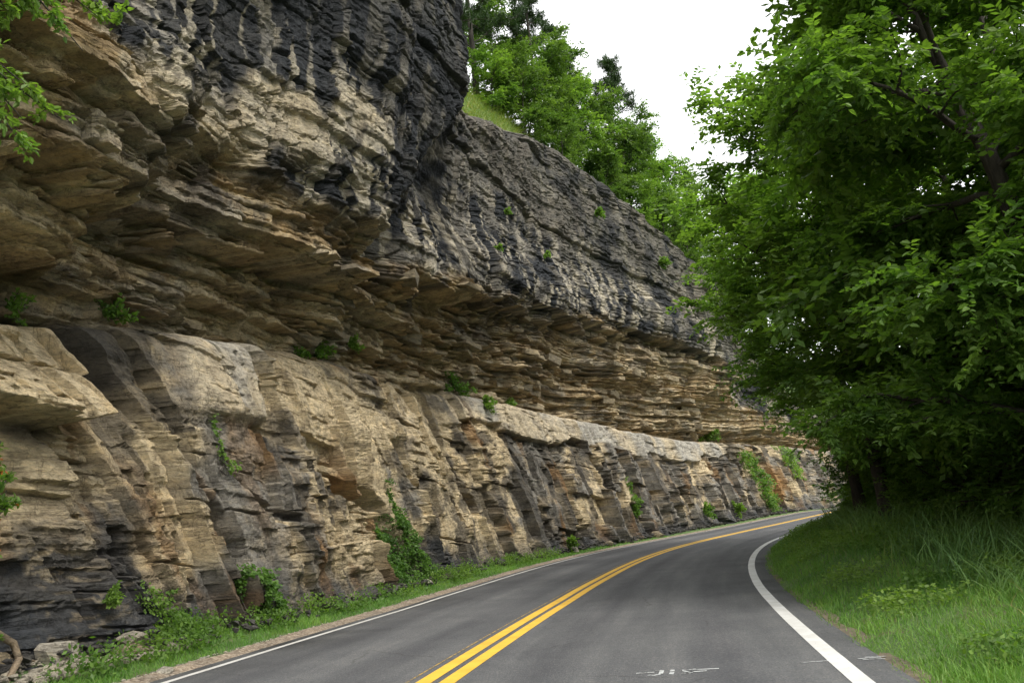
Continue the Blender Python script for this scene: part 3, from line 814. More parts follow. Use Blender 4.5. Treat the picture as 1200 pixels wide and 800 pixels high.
def make_pine(seed, H=12, r0=.16):
    rng = np.random.default_rng(seed); W = Acc(); C = Acc()
    trunk = np.array([[math.sin(t * 3 + seed) * .35 * t, math.cos(t * 2.3 + seed) * .3 * t, H * t] for t in np.linspace(0, 1, 9)])
    W.add(tube(trunk, r0 * (1 - .9 * np.linspace(0, 1, 9)) + .01, 7))
    P = []; D = []
    for i in range(26):
        t = .22 + .78 * i / 26; k = t * 8; a = min(int(k), 7); p = trunk[a] + (trunk[a + 1] - trunk[a]) * (k - a)
        az = i * 2.4 + rng.uniform(-.4, .4); L = (1 - t) * 3.0 + .7; L *= rng.uniform(.6, 1.15)
        lp = curve(p, unit(np.array([math.cos(az), math.sin(az), rng.uniform(-.05, .4)])), L, 5, rng, .25, .05)
        W.add(tube(lp, .045 * (1 - .8 * np.linspace(0, 1, 6)), 4))
        for j in range(9):
            u = (.3 + .7 * (j + rng.uniform(0, 1)) / 9) * 4.99; a = int(u); q = lp[a] + (lp[a + 1] - lp[a]) * (u - a)
            sp = curve(q, unit(rng.normal(0, 1, 3) * np.array([1, 1, .4]) + np.array([0, 0, .4])), rng.uniform(.3, .8), 3, rng, .2, .1)
            W.add(tube(sp, [.014, .012, .009, .006], 3))
            for m in range(3):
                c = sp[1 + m]; n = 34
                d = unit(rng.normal(0, 1, (n, 3)) + np.array([0, 0, .5])); P.append(np.repeat(c[None], n, 0) + d * .02); D.append(d)
    C.add(leaves(np.concatenate(P), np.concatenate(D), .26, rng, wide=.13, simple=True, droop=0))
    return W.mesh('trunk', True), C.mesh('crown')

def tree_obj(name, meshes, mats, loc, rz, sc, label, cat, group=None):
    r = empty(name, loc, rz); r.scale = (sc[0], sc[0], sc[1]) if isinstance(sc, tuple) else (sc,) * 3
    tag(r, label, cat, group)
    for nm, me, mt in zip(('trunk', 'crown'), meshes, mats):
        if me is None: continue
        if len(me.materials) == 0: me.materials.append(M[mt])
        o = bpy.data.objects.new(nm, me); col.objects.link(o); o.parent = r
        if me.materials[0] is not M[mt]:
            o.material_slots[0].link = 'OBJECT'; o.material_slots[0].material = M[mt]
    return r

vA = make_tree(3, H=13, spread=4.6, leaf=.23, subs=10, twigs=20, lv=16, simple=True, twig_L=1.0)
vB = make_tree(8, H=11.5, spread=4.7, leaf=.21, limbs=15, first=.08, lean=(.6, .4), subs=10, twigs=20, lv=16, simple=True, twig_L=1.0)
vH = make_tree(17, H=13.5, spread=4.8, leaf=.20, limbs=16, first=.36, lean=(-.9, .2), subs=10, twigs=19, lv=16, simple=True, twig_L=1.0)
vC = make_tree(12, H=9, spread=3.6, limbs=14, first=.06, leaf=.18, subs=9, twigs=17, lv=16, simple=True, twig_L=.85)
vS = make_tree(21, H=2.4, r0=.05, spread=1.7, limbs=12, first=.03, subs=6, twigs=11, lv=12, leaf=.11, twig_L=.5, asc=.4)
vR = make_tree(33, H=7, r0=.11, spread=3.0, limbs=14, first=.04, subs=7, twigs=13, lv=12, leaf=.21, simple=True, asc=.45, twig_L=.8)
vP = make_pine(5); vP2 = make_pine(11, H=10)
print('leaves', vA[2], vB[2], vC[2], vS[2], vR[2])

# the big near tree: trunk rises leaning to the road, forks into long dark limbs
wood1 = np.array([(0, 0, -.6), (0, 0, 1.5), (-.05, .1, 3.2), (-.15, .2, 5.0), (-.35, .3, 6.6), (-.65, .5, 8.2), (-.9, .7, 9.8), (-1.0, 1.0, 11.5), (-.9, 1.2, 13.4)])
vN = make_tree(44, H=13.5, r0=.24, limbs=26, first=.13, spread=3.7, subs=11, twigs=20, lv=17, leaf=.14, wood=wood1, asc=.3, twig_L=.9, boost=(1, .2, .15))
tree_obj('broadleaf_tree', vN[:2], ('bark', 'leaf'), on_verge(8.4, 4.9), 0, 1.0,
         'large nearest roadside tree with dark leaning trunk and long limbs under a maple-like crown', 'tree', 'broadleaf trees along the inner verge')
G_ = 'broadleaf trees along the inner verge'
RT_ = [  # s, r, variant, rot, scale, mat, label
    (6.6, 6.6, vC, 5.6, (.85, .85), 'leaf', 'leafy young tree in front of the large leaning trunk'),
    (12.4, 6.6, vA, 2.0, (1.1, 1.15), 'leaf', 'full crowned tree touching the large leaning tree'),
    (17.5, 6.4, vC, 1.1, (.75, .62), 'leaf_light', 'low understory tree filling the space under the tall trees'),
    (23.5, 5.6, vC, 2.9, (.75, .62), 'leaf_light', 'low understory tree below the light green tree'),
    (29.5, 4.6, vC, 4.9, (.72, .7), 'leaf_light', 'small light green tree whose boughs hang to the verge at the bend'),
    (36.5, 5.0, vC, .3, (.75, .72), 'leaf_light', 'small pale tree behind the one at the bend'),
    (12.5, 7.4, vC, 3.8, (.8, .6), 'leaf_light', 'low understory tree between the large leaning tree and the next'),
    (15.5, 6.0, vA, 1.0, (.95, .95), 'leaf_light', 'dense green tree just beyond the large leaning tree'),
    (20, 3.9, vH, 0, (1.08, .9), 'leaf_light', 'light green tree reaching over the road edge at mid height'),
    (27, 3.7, vH, -.4, (1.1, .9), 'leaf_light', 'pale green tree whose crown tip stands against the white sky by the cliff'),
    (33.0, 6.0, vC, .4, (1.0, 1.0), 'leaf_light', 'small bright tree with low boughs beside the curving white line'),
    (39.0, 7.4, vB, 5.2, (.85, .85), 'leaf_light', 'green tree in the row past the end of the grass verge'),
    (47.0, 6.6, vC, 3.3, (1.05, .95), 'leaf_light', 'short tree screening the far end of the cliff'),
    (56.0, 7.5, vA, 2.2, (.8, .7), 'leaf', 'distant tree above the point where the road goes out of sight'),
    (66.0, 7.2, vC, 1.3, (1.0, .9), 'leaf', 'farthest low tree where the road bends away'),
    (11.5, 11.0, vA, 3.0, (1.05, 1.1), 'leaf', 'tall shaded tree behind the large leaning tree'),
    (19.0, 12.0, vB, .9, (1.1, 1.2), 'leaf', 'dark tree deep in the woods behind the tall grass'),
    (28.0, 12.0, vA, 5.0, (1.1, 1.15), 'leaf', 'tall tree deep in the woods behind the light green tree'),
    (38.0, 12.0, vB, 3.9, (1.1, 1.1), 'leaf', 'tree far back in the woods inside the bend'),
    (50.0, 12.0, vA, 1.9, (1.1, 1.0), 'leaf', 'farthest tall tree in the woods inside the bend'),
    (5.5, 8.8, vN, 2.4, (1.0, 1.0), 'leaf', 'tree at the edge of the view whose lower boughs hang over the tall grass'),
    (13.0, 18.0, vA, .2, (1.1, 1.1), 'leaf', 'tree at the back of the woods behind the nearest trunks'),
    (26.0, 19.0, vB, 2.2, (1.1, 1.1), 'leaf', 'tree at the back of the woods beyond the grass verge'),
]
for s_, r_, v, rz, sc, mt, lab in RT_:
    p = on_verge(s_, r_); p.z -= .3
    tree_obj('broadleaf_tree', v[:2], ('bark', mt), p, rz, sc, lab, 'tree', G_)
# undergrowth shrubs along the wood's edge
SH_ = [(5.5, 6.6, 1.0), (8.5, 6.8, 1.1), (11.0, 6.2, 1.0), (13.5, 6.4, 1.15), (16.5, 5.6, 1.0), (19.5, 5.2, 1.05), (23, 5.4, 1.0), (26.5, 5.2, .95), (30, 5.1, .9), (34, 5.0, .85), (38.5, 4.9, .8), (43, 5.2, .9), (48, 5.4, .9), (54, 5.6, 1.0), (61, 6.0, 1.0),
       (10, 8.6, 1.7), (15, 8.0, 1.7), (20.5, 7.4, 1.6), (26, 7.2, 1.5), (32, 7.5, 1.5), (40, 7.5, 1.5), (7, 9, 1.7)]
names_ = ['shrub under the nearest boughs behind the tall grass', 'dark shrub at the foot of the large leaning tree', 'leafy shrub behind the thickest clump of tall grass', 'rounded shrub in shade past the large tree',
          'shrub at the middle of the wood edge', 'shrub below the light green tree', 'shrub under low boughs half way along the verge', 'shrub beside the upper end of the verge', 'shrub behind the crest of the verge',
          'leafy shrub that hides the white line on the bend', 'shrub leaning towards the road where it goes out of sight', 'shrub beyond the crest beside the far road', 'small shrub low beside the far road', 'far shrub inside the bend', 'last shrub beside the vanishing road',
          'tall thicket shrub behind the large leaning tree', 'tall thicket shrub in deep shade behind the verge', 'tall thicket shrub below the dense trees', 'tall thicket shrub behind the light green tree', 'tall thicket shrub near the upper verge', 'tall thicket shrub inside the far bend', 'tall thicket shrub at the edge of the view']
for (s_, r_, k), lab in zip(SH_, names_):
    p = on_verge(s_, r_); p.z -= .15
    tree_obj('roadside_shrub', vS[:2], ('bark', 'leaf' if int(s_) % 2 else 'leaf_light'), p, s_ * 1.7, (k * 1.15, k), lab, 'shrub', 'shrubs along the edge of the wood')

# ------------------------------------------------------------------ trees on the hillside above the cliff
rng = np.random.default_rng(9)
HT = [(34, 4.5, 'P', 1.4, 'tallest pine above the cliff, beside the overhanging nose of rock'), (38.5, 4.5, 'P', 1.4, 'dark pine with bare grey branches behind the rim'), (46, 4.2, 'Q', 1.45, 'thin pine standing out against the white sky'),
      (57, 3.6, 'Q', 1.4, 'small airy pine on the skyline above the rim bushes'), (51, 4.2, 'Q', 1.15, 'dusky pine between the two skyline pines'),
      (25.5, 5.5, 'R', 1.0, 'bright bushy tree tucked beside the overhanging nose of rock'), (29.2, 6.5, 'R', .95, 'bright tree behind the grassy rim near the nose'), (33, 4.6, 'R', .55, 'yellow green sapling in front of the dark pine'),
      (37.5, 3.0, 'R', .6, 'bright green bush at the end of the grassy rim'), (39.5, 1.6, 'R', .8, 'bushy sapling leaning out over the rim'), (43, 2.6, 'R', 1.15, 'round green tree on the rim above the black water stains'),
      (47, 2.2, 'R', 1.05, 'green tree in the middle of the rim thicket'), (51, 2.2, 'R', 1.2, 'darker rim tree below the small airy pine'), (55.5, 1.8, 'R', 1.2, 'rim tree on the descending skyline'),
      (60, 2.2, 'R', 1.25, 'rim tree near the far end of the cliff top'), (65, 2.0, 'R', 1.3, 'lowest rim tree before the verge trees hide the cliff'), (70, 2.5, 'R', 1.3, 'rim tree over the far end of the overhang'), (30.5, 9, 'R', 1.0, 'tree behind the tallest pine'),
      (42, .5, 'R', .55, 'low bush spilling over the rim above the black face'), (49, .4, 'R', .6, 'bush hanging over the rim in the middle of the cap'), (53.5, .3, 'R', .6, 'small bush on the broken rim beyond the middle'), (58, .2, 'R', .65, 'bush growing just over the rim near the verge trees'), (63, .2, 'R', .7, 'bush on the low end of the rim'), (39, 9, 'R', 1.0, 'tree on the slope behind the thin pine'), (45, 7, 'R', 1.3, 'tree on the slope behind the round green tree'), (76, 2.5, 'R', 1.4, 'tree above the road where it leaves the cliff'), (83, 3, 'R', 1.5, 'tree on the hillside beyond the end of the cliff'), (89, 5, 'R', 1.5, 'farther tree on the low hillside past the cliff'), (96, 5, 'R', 1.5, 'last tree on the low hillside by the hidden road'), (80, 9, 'R', 1.5, 'tree standing back on the slope beyond the cliff'), (21.5, 4.5, 'R', 1.0, 'tree half hidden behind the nose of rock')]
for i, (s_, d_, kind, k, lab) in enumerate(HT):
    v = {'P': vP, 'Q': vP2, 'R': vR}[kind]; p = on_hill(s_, d_); p.z -= .2
    mt = 'needle' if kind in 'PQ' else ('leaf_bright' if i % 3 != 2 else 'leaf_light')
    tree_obj('pine_tree' if kind in 'PQ' else 'hillside_tree', v[:2], ('bark', mt), p, i * 1.9, k, lab, 'pine' if kind in 'PQ' else 'tree', 'trees on top of the cliff')

# ------------------------------------------------------------------ grass
def blades(P, h, wd, rng, arch=.35, seg=2):
    n = len(P); az = rng.uniform(0, 2 * math.pi, n); d = np.stack([np.cos(az), np.sin(az), 0 * az], 1)
    az2 = rng.uniform(0, 2 * math.pi, n); sd = np.stack([np.cos(az2), np.sin(az2), 0 * az2], 1)
    h = h[:, None]; wd = (wd * np.ones(n))[:, None]; a = (arch * rng.uniform(.3, 1.6, n))[:, None]
    rows = []
    for k in range(seg + 1):
        t = k / seg
        c = P + np.array([0, 0, 1.]) * h * (t - .28 * a * t * t * 1.6) + d * h * a * t * t
        rows.append((c - sd * wd * (1 - t * .92) * .5, c + sd * wd * (1 - t * .92) * .5))
    V = np.stack([x for r_ in rows for x in r_], 1); m = 2 * (seg + 1); b = np.arange(n)[:, None] * m
    Fq = np.concatenate([b + np.array([2 * k, 2 * k + 1, 2 * k + 3, 2 * k + 2]) for k in range(seg)], 0)
    return V.reshape(-1, 3), Fq
def verge_pts(n, s0, s1, r0, r1, rng, pw=2.0, left=False):
    t = rng.uniform(0, 1, n) ** pw; s = s0 + (s1 - s0) * t; r = rng.uniform(r0, r1, n)
    if left: lat = -WL - r
    else: lat = WR + r
    X, Y, Z, T = rd(s, lat)
    return np.stack([X, Y, Z + ground_h(s, lat) - .02], 1), s, r
rng = np.random.default_rng(77)
A = Acc()
P, s, r = verge_pts(120000, 1, 62, .36, 6.5, rng, 2.0); keep = rng.uniform(0, 1, len(P)) < sm(.3, .55, r + (fbm(s * 2, r * 2, 4) - .5) * .6); P = P[keep]; s = s[keep]; r = r[keep]
A.add(blades(P, (.07 + .11 * rng.uniform(0, 1, len(P))) * (1 + .5 * sm(1.2, 3, r)) * (.6 + .8 * fbm(s * .7, r * .7, 41)), .010 + .0008 * s, rng, .5))
link('verge_grass', A.mesh('verge_grass'), mat=M['grass']); tag(bpy.data.objects['verge_grass'], 'short green grass covering the verge inside the bend', 'grass', kind='stuff')
A = Acc(); P, s, r = verge_pts(12000, 3, 60, 2.3, 7.0, rng, 1.7); dn = fbm(s * .6, r * .9, 55, 3) + .12 * sm(3, 4, r); P = P[dn > .45]; s = s[dn > .45]
A.add(blades(P, rng.uniform(.4, .95, len(P)) * sm(2, 8, s), .022 + .0004 * s, rng, .75, 4))
link('tall_grass', A.mesh('tall_grass'), mat=M['tallgrass']); tag(bpy.data.objects['tall_grass'], 'tall arching weed grass between the verge and the shrubs', 'grass', kind='stuff')
A = Acc(); P, s, r = verge_pts(700, 3, 45, .7, 7.0, rng, 1.5)
A.add(blades(P, rng.uniform(.2, .75, len(P)) * sm(0, 3, r), .012 + .0004 * s, rng, .6, 3))
link('dead_stems', A.mesh('dead_stems'), mat=M['drygrass']); tag(bpy.data.objects['dead_stems'], 'straw coloured dead stems scattered in the green verge', 'grass', kind='stuff')
# low broad-leaved weeds
A = Acc(); P, s, r = verge_pts(6500, 2, 40, 1.0, 6.5, rng, 1.6); dn = fbm(s * .8, r * .8, 56, 3) + .03 * r; P = P[dn > .54]
Pn = np.repeat(P, 14, 0) + rng.normal(0, .09, (len(P) * 14, 3)) * np.array([1, 1, .3]) + np.array([0, 0, .2]) * rng.uniform(.2, 1.3, (len(P) * 14, 1))
A.add(leaves(Pn, rng.normal(0, 1, Pn.shape) * np.array([1, 1, .3]), .07, rng, simple=True, wide=.6))
link('verge_weeds', A.mesh('verge_weeds'), mat=M['leaf_light']); tag(bpy.data.objects['verge_weeds'], 'low leafy weeds growing through the verge grass', 'weeds', kind='stuff')
# cliff-side strip
A = Acc(); P, s, r = verge_pts(30000, 3, 46, .75, 2.4, rng, 1.5, True); keep = ((s > 5.4) | (r < 1.35)) & (rng.uniform(0, 1, len(P)) < sm(.5, .75, r + (fbm(s * 2, r * 2, 6) - .5) * .5)) & (rng.uniform(0, 1, len(P)) < 1 - .85 * sm(32, 38, s)) & (r < foot(s) + .1); P = P[keep]; s = s[keep]
A.add(blades(P, .07 + .16 * rng.uniform(0, 1, len(P)) * fbm(s, s * 0, 7), .010 + .0006 * s, rng, .5))
link('cliff_foot_grass', A.mesh('cliff_foot_grass'), mat=M['grass']); tag(bpy.data.objects['cliff_foot_grass'], 'strip of green grass between the cliff foot and the gravel', 'grass', kind='stuff')
# rim grass
n = 26000; s = rng.uniform(18, 60, n); d = rng.uniform(-.1, 4.5, n) ** 1.0
X, Y, Z, T = rd(s, -WL - (rim(s) + d)); P = np.stack([X, Y, Z + zt(s) - .14 + hill_h(s, np.clip(d, 0, 99))], 1)
A = Acc(); A.add(blades(P, rng.uniform(.25, .75, n), .04, rng, .9)); link('rim_grass', A.mesh('rim_grass'), mat=M['drygrass'])
tag(bpy.data.objects['rim_grass'], 'tufty yellow green grass hanging over the cliff rim', 'grass', kind='stuff')


# ------------------------------------------------------------------ loose rock: hull stones, slabs
def hull_mesh(name, seed, dims, n=13, mat=None, boxy=False):
    rg = random.Random(seed); bm = bmesh.new()
    for _ in range(n):
        if boxy:
            v = [rg.choice((-1, 1)) * rg.uniform(.55, 1), rg.choice((-1, 1)) * rg.uniform(.6, 1), rg.choice((-1, 1)) * rg.uniform(.75, 1)]
        else:
            v = [rg.gauss(0, 1) for _ in range(3)]; L = math.sqrt(sum(a * a for a in v)); v = [a / L for a in v]
        bm.verts.new([v[i] * dims[i] for i in range(3)])
    r = bmesh.ops.convex_hull(bm, input=bm.verts)
    bmesh.ops.delete(bm, geom=[g for g in r['geom_interior'] if isinstance(g, bmesh.types.BMVert)], context='VERTS')
    bmesh.ops.recalc_face_normals(bm, faces=bm.faces)
    me = bpy.data.meshes.new(name); bm.to_mesh(me); bm.free()
    if mat: me.materials.append(mat)
    return me
slabs = [hull_mesh('rock_slab', 100 + i, (.5, .34, .1 + .03 * (i % 3)), 16, M['slab'], True) for i in range(12)]
rng = np.random.default_rng(5); bedded_parent = bpy.data.objects['ledge_beds']
n = 150; ss = 5 + 57 * rng.uniform(0, 1, n) ** 1.15; zz = zc(ss) + (zd(ss) - zc(ss)) * rng.uniform(.02, .98, n)
oo, _ = cliff_offset(ss[None, :], zz[None, :]); oo = oo[0]
for i in range(n):
    X, Y, Z, T = rd(ss[i], -WL - oo[i] - (.3 if ss[i] < 14 else .14))
    o = bpy.data.objects.new('rock_slab', slabs[i % 12]); col.objects.link(o); o.parent = bedded_parent
    o.location = (X, Y, Z + zz[i]); k = rng.uniform(.6, 1.25) * (1 + ss[i] * .008) * (.75 if ss[i] < 14 else 1)
    o.rotation_euler = (rng.uniform(-.06, .06), rng.uniform(-.06, .06), math.pi / 2 - T + rng.uniform(-.3, .3)); o.scale = (k * rng.uniform(.8, 1.4), k, k * rng.uniform(.6, 1.1))

ST = [  # s, l(eft of the edge line), size, material, label
    (4.35, 2.15, (.34, .26, .24), 'palestone', 'largest pale boulder lying at the foot of the black shale'),
    (4.9, 2.5, (.22, .2, .26), 'palestone', 'upright pointed pale stone beside the large pale boulder'),
    (5.35, 1.75, (.30, .2, .12), 'palestone', 'flat cream topped stone lying on a grey rock'),
    (5.3, 1.72, (.3, .24, .17), 'slab', 'grey rock under the flat cream stone'),
    (4.35, .55, (.24, .13, .06), 'palestone', 'flat pale stone lying at the edge of the gravel shoulder'),
    (5.9, 1.5, (.12, .11, .1), 'palestone', 'small pale stone half sunk in the weeds beside the cliff'),
    (4.0, 2.7, (.2, .17, .14), 'slab', 'brown grey stone in front of the curved root'),
    (9.6, 1.75, (.3, .2, .2), 'darkstone', 'black shale block fallen beside the weedy crevice'),
    (13.9, 1.75, (.5, .22, .2), 'darkstone', 'long dark slab leaning at the cliff foot'),
    (17.5, 1.6, (.28, .2, .14), 'palestone', 'pale stone below the ivy'),
    (19.2, 1.65, (.3, .22, .2), 'darkstone', 'black rock in the hollow beyond the ivy'),
    (24.5, 1.7, (.3, .25, .2), 'darkstone', 'dark rock at the foot of the ribbed face'),
    (32.0, 1.3, (.28, .22, .2), 'palestone', 'lone whitish stone by the thin road line'),
    (36.5, 1.2, (.4, .3, .2), 'slab', 'rock among rubble near the middle of the bend'),
    (44, 1.3, (.5, .35, .25), 'slab', 'farther rock in the rubble at the cliff foot')]
for i, (s_, l_, dm, mt, lab) in enumerate(ST):
    p = on_left(s_, l_); o = link('fallen_rock', hull_mesh('fallen_rock', 300 + i, dm, 22, M[mt]))
    o.location = p + Vector((0, 0, dm[2] * (.45 if i != 2 else 1.9))); o.rotation_euler = (0.1 * (i % 3), .08, i * 1.3)
    tag(o, lab, 'rock', 'rocks fallen at the cliff foot')
def hull_arr(seed):
    me = hull_mesh('tmp', seed, (1, .8, .6), 12); V = np.array([v.co[:] for v in me.vertices]); Fq = np.array([p.vertices[:] for p in me.polygons if len(p.vertices) == 3])
    bpy.data.meshes.remove(me); return V, Fq
HA = [hull_arr(500 + i) for i in range(6)]
def rubble(name, P, size, mat, label, rng):
    A = Acc()
    for k in range(6):
        V, Fq = HA[k]; idx = np.arange(len(P))[k::6]; m = len(idx)
        az = rng.uniform(0, 6.28, m); ca, sa = np.cos(az), np.sin(az); sz = size[idx][:, None, None]
        q = V[None] * sz * rng.uniform(.6, 1.2, (m, 1, 3))
        q = np.stack([q[..., 0] * ca[:, None] - q[..., 1] * sa[:, None], q[..., 0] * sa[:, None] + q[..., 1] * ca[:, None], q[..., 2]], -1) + P[idx][:, None, :]
        A.add((q.reshape(-1, 3), (Fq[None] + (np.arange(m) * len(V))[:, None, None]).reshape(-1, 3)))
    o = link(name, A.mesh(name), mat=mat); tag(o, label, 'rubble', kind='stuff')
def left_pts(n, s0, s1, l0, l1, rng, pw=1.5):
    s = s0 + (s1 - s0) * rng.uniform(0, 1, n) ** pw; l = rng.uniform(l0, l1, n); X, Y, Z, T = rd(s, -WL - l)
    return np.stack([X, Y, Z + ground_h(s, -WL - l)], 1), s, l
rng = np.random.default_rng(12)
P, s, l = left_pts(3600, 2.5, 75, 1.2, 2.5, rng); m = (l > foot(s) - .75) & ((s < 6.2) | (s > 29) | (rng.uniform(0, 1, len(s)) < .35)); P = P[m]; s = s[m]
rubble('shale_rubble', P + np.array([0, 0, .03]) + np.array([0, 0, 1.]) * (rng.uniform(0, .16, (len(P), 1))), rng.uniform(.03, .12, len(P)) * (1 + s * .012), M['darkstone'], 'dark broken shale heaped along the foot of the cliff', rng)
P, s, l = left_pts(900, 2.5, 6.8, 1.3, 3.2, rng, 1.0); rubble('pale_rubble', P + np.array([0, 0, .05]), rng.uniform(.02, .10, len(P)), M['palestone'], 'pale broken stones heaped at the foot of the black shale', rng)
P, s, l = left_pts(2600, 2.5, 45, .3, .75, rng, 1.8); rubble('shoulder_stones', P + np.array([0, 0, .01]), rng.uniform(.008, .035, len(P)) * (1 + s * .01), M['palestone'], 'loose stones scattered on the gravel shoulder', rng)

# ------------------------------------------------------------------ plants on the cliff
def face_pts(s, z, out=0.05):
    o, _ = cliff_offset(s[None, :], z[None, :]); X, Y, Z, T = rd(s, -WL - o[0] + out)
    return np.stack([X, Y, Z + z], 1), T
def in_poly(s, z, poly):
    c = np.zeros(len(s), bool); j = len(poly) - 1
    for i in range(len(poly)):
        a, b = poly[i]; c_, d = poly[j]
        c ^= ((b > z) != (d > z)) & (s < (c_ - a) * (z - b) / (d - b + 1e-12) + a); j = i
    return c
def ivy(poly, n, leaf, mat, label, cat, seed, name='ivy_patch', out=.3, clump=.5):
    rg = np.random.default_rng(seed); a = np.array(poly); s = rg.uniform(a[:, 0].min(), a[:, 0].max(), n * 3); z = rg.uniform(a[:, 1].min(), a[:, 1].max(), n * 3)
    m = in_poly(s + (fbm(s * 3, z * 3, seed) - .5) * .6, z + (fbm(s * 3, z * 3, seed + 1) - .5) * .6, poly) & (fbm(s * 2.6, z * 2.6, seed + 2, 3) > clump - .08); s = s[m][:n]; z = z[m][:n]
    P, T = face_pts(s, z, 0.0); hump = fbm(s * 2.6, z * 2.6, seed + 2, 3)
    off = out * (hump - .35).clip(0) * 2.4 * rg.uniform(.2, 1, len(s)); P[:, 0] += np.cos(T) * off; P[:, 1] -= np.sin(T) * off
    D = np.stack([np.cos(T), -np.sin(T), 0 * T - .5], 1) + rg.normal(0, .5, (len(s), 3))
    A = Acc(); A.add(leaves(P, D, leaf, rg, simple=leaf > .12 or n > 3000, wide=.7)); r = empty(name, P.mean(0)); o = link('leaves', A.mesh('leaves'), r, M[mat]); o.location = -Vector(P.mean(0))
    # stems creeping up the face
    W = Acc(); 
    for k in range(4):
        f = rg.uniform(.2, .8); sx = a[:, 0].min() + (a[:, 0].max() - a[:, 0].min()) * f; zs = np.linspace(a[:, 1].min(), a[:, 1].max() * .85, 8); sv = sx + (a[a[:, 1].argmax(), 0] - sx) * np.linspace(0, 1, 8) + rg.normal(0, .05, 8)
        Q, T = face_pts(sv, zs, .06); W.add(tube(Q, np.linspace(.014, .005, 8), 4))
    o = link('stem', W.mesh('stem'), r, M['bark']); o.location = -Vector(P.mean(0))
    return tag(r, label, cat)
ivy([(15.3, 1.5), (16.0, 1.9), (16.9, 2.3), (17.1, 3.3), (17.5, 2.6), (18.3, 1.6), (19.2, .1), (16.2, .0), (15.9, .8)], 11000, .08, 'leaf_dark', 'dense ivy climbing from the verge into the hollow of the ribbed rock face', 'ivy', 1, out=.5, clump=.36)
ivy([(6.1, .1), (6.2, 1.2), (6.5, 1.1), (7.0, .6), (7.7, .3), (8.0, 0)], 3600, .06, 'leaf', 'leafy creeper spilling down beside the black shale to the verge', 'creeper', 2, 'creeper', out=.6)
ivy([(8.5, 1.5), (8.75, 1.5), (9.4, .7), (10.2, 0), (9.0, 0), (8.7, .8)], 1300, .08, 'leaf_dark', 'narrow green creeper in the crevice beside the rust stain', 'creeper', 3, 'creeper', out=.35)
ivy([(41.3, 3.7), (41.8, 3.8), (43.2, 1.8), (43.0, 1.3), (42.2, 1.6)], 800, .16, 'leaf', 'green plant trailing down the middle of the far ribbed face', 'creeper', 4, 'creeper', out=.5)
ivy([(66, 5.8), (69, 5.6), (71.0, 2.6), (71.6, .2), (69.2, .4), (67.5, 3.0)], 2600, .2, 'leaf', 'wide green growth in the gully near the far end of the cliff', 'creeper', 5, 'creeper', out=.9)
ivy([(75, 6.4), (79, 6.2), (80, 3.0), (77, 3.2)], 900, .22, 'leaf_light', 'green growth under the overhang where the cliff meets the trees', 'creeper', 6, 'creeper', out=.9)
ivy([(8.05, 4.0), (8.3, 4.1), (8.75, 3.2), (8.45, 2.9)], 260, .07, 'leaf_light', 'wispy light green plant hanging beside the smooth grey patch', 'creeper', 7, 'creeper', out=.3, clump=.45)
def small_plant(s_, z_, k, mat, label, out=.1, seed=0, n=260, leaf=.08, red=0):
    rg = np.random.default_rng(900 + seed); P0, T = face_pts(np.array([s_]), np.array([z_]), out); P0 = P0[0]; T = T[0]
    r = empty('ledge_plant', P0); LPs = []; LD = []; W = Acc(); nd = np.array([math.cos(T), -math.sin(T), .35])
    for j in range(7):
        st = curve((0, 0, 0), unit(nd + rg.normal(0, .7, 3)), k * rg.uniform(.6, 1.1), 5, rg, .35, -.06); W.add(tube(st, np.linspace(.012, .004, 6) * (1 + k), 4))
        u = rg.uniform(.8, 4.99, n // 7); a = u.astype(int); pp = st[a] + (st[a + 1] - st[a]) * (u - a)[:, None] + rg.normal(0, .07 * k, (n // 7, 3)); LPs.append(pp); LD.append(rg.normal(0, 1, pp.shape) + nd)
    A = Acc(); A.add(leaves(np.concatenate(LPs), np.concatenate(LD), leaf, rg, wide=.55))
    link('stem', W.mesh('stem'), r, M['bark']); link('leaves', A.mesh('leaves'), r, M[mat]); return tag(r, label, 'plant', 'plants rooted on the cliff')
PL = [(16.6, 7.35, .5, 'leaf', 'small bright plant on the pale ledge above the tan face', .15), (15.2, 6.75, .7, 'leaf', 'leafy plant in the shadow under the ledge left of the bright one', .05), (14.2, 6.55, .45, 'leaf', 'low tuft at the left of the two ledge plants', .05),
      (25.0, 7.15, .95, 'leaf_dark', 'dark shrub hanging in the undercut above the tan bulge', .3), (26.8, 6.7, .6, 'leaf_light', 'light green weed on the shoulder of grey rock', .2), (30.9, 7.1, .6, 'leaf', 'green tuft over the start of the smooth grey band', .3),
      (6.9, 5.75, .5, 'leaf', 'plant in the corner where the tan block meets the wall', .05), (4.9, 5.4, .45, 'leaf', 'small plant behind the sloping top of the tan block', .05), (3.2, 5.5, .4, 'leaf_dark', 'sprig in the dark hollow above the tan block', .05),
      (54, 1.2, .9, 'leaf', 'green bush at the foot of the far ribs', .3), (61, 1.0, .8, 'leaf_light', 'bush beside the road below the far gully', .4), (24.6, 12.6, .28, 'leaf_light', 'faint green tuft high on the dark cap near the nose', .05), (27.2, 15.2, .3, 'leaf_light', 'tuft growing in a bed of the dark cap', .05),
      (32.5, 14.8, .3, 'leaf', 'weed in the black face below the rim', .05), (31.5, .5, .5, 'leaf', 'small green weed by the road near the lone whitish stone', .5), (5.2, .9, .3, 'leaf_light', 'tiny yellow green sprig on the black shale', .05),
      (62.5, 6.9, 1.2, 'leaf', 'plant on the ledge near the end of the grey band', .3), (40, 19.5, .6, 'leaf', 'bushy plant high on the cap under the rim trees', .1), (50, 18.8, .8, 'leaf', 'green clump on the cap near the road trees', .1), (58, 17, 1.6, 'leaf', 'spreading clump on the far part of the cap', .1)]
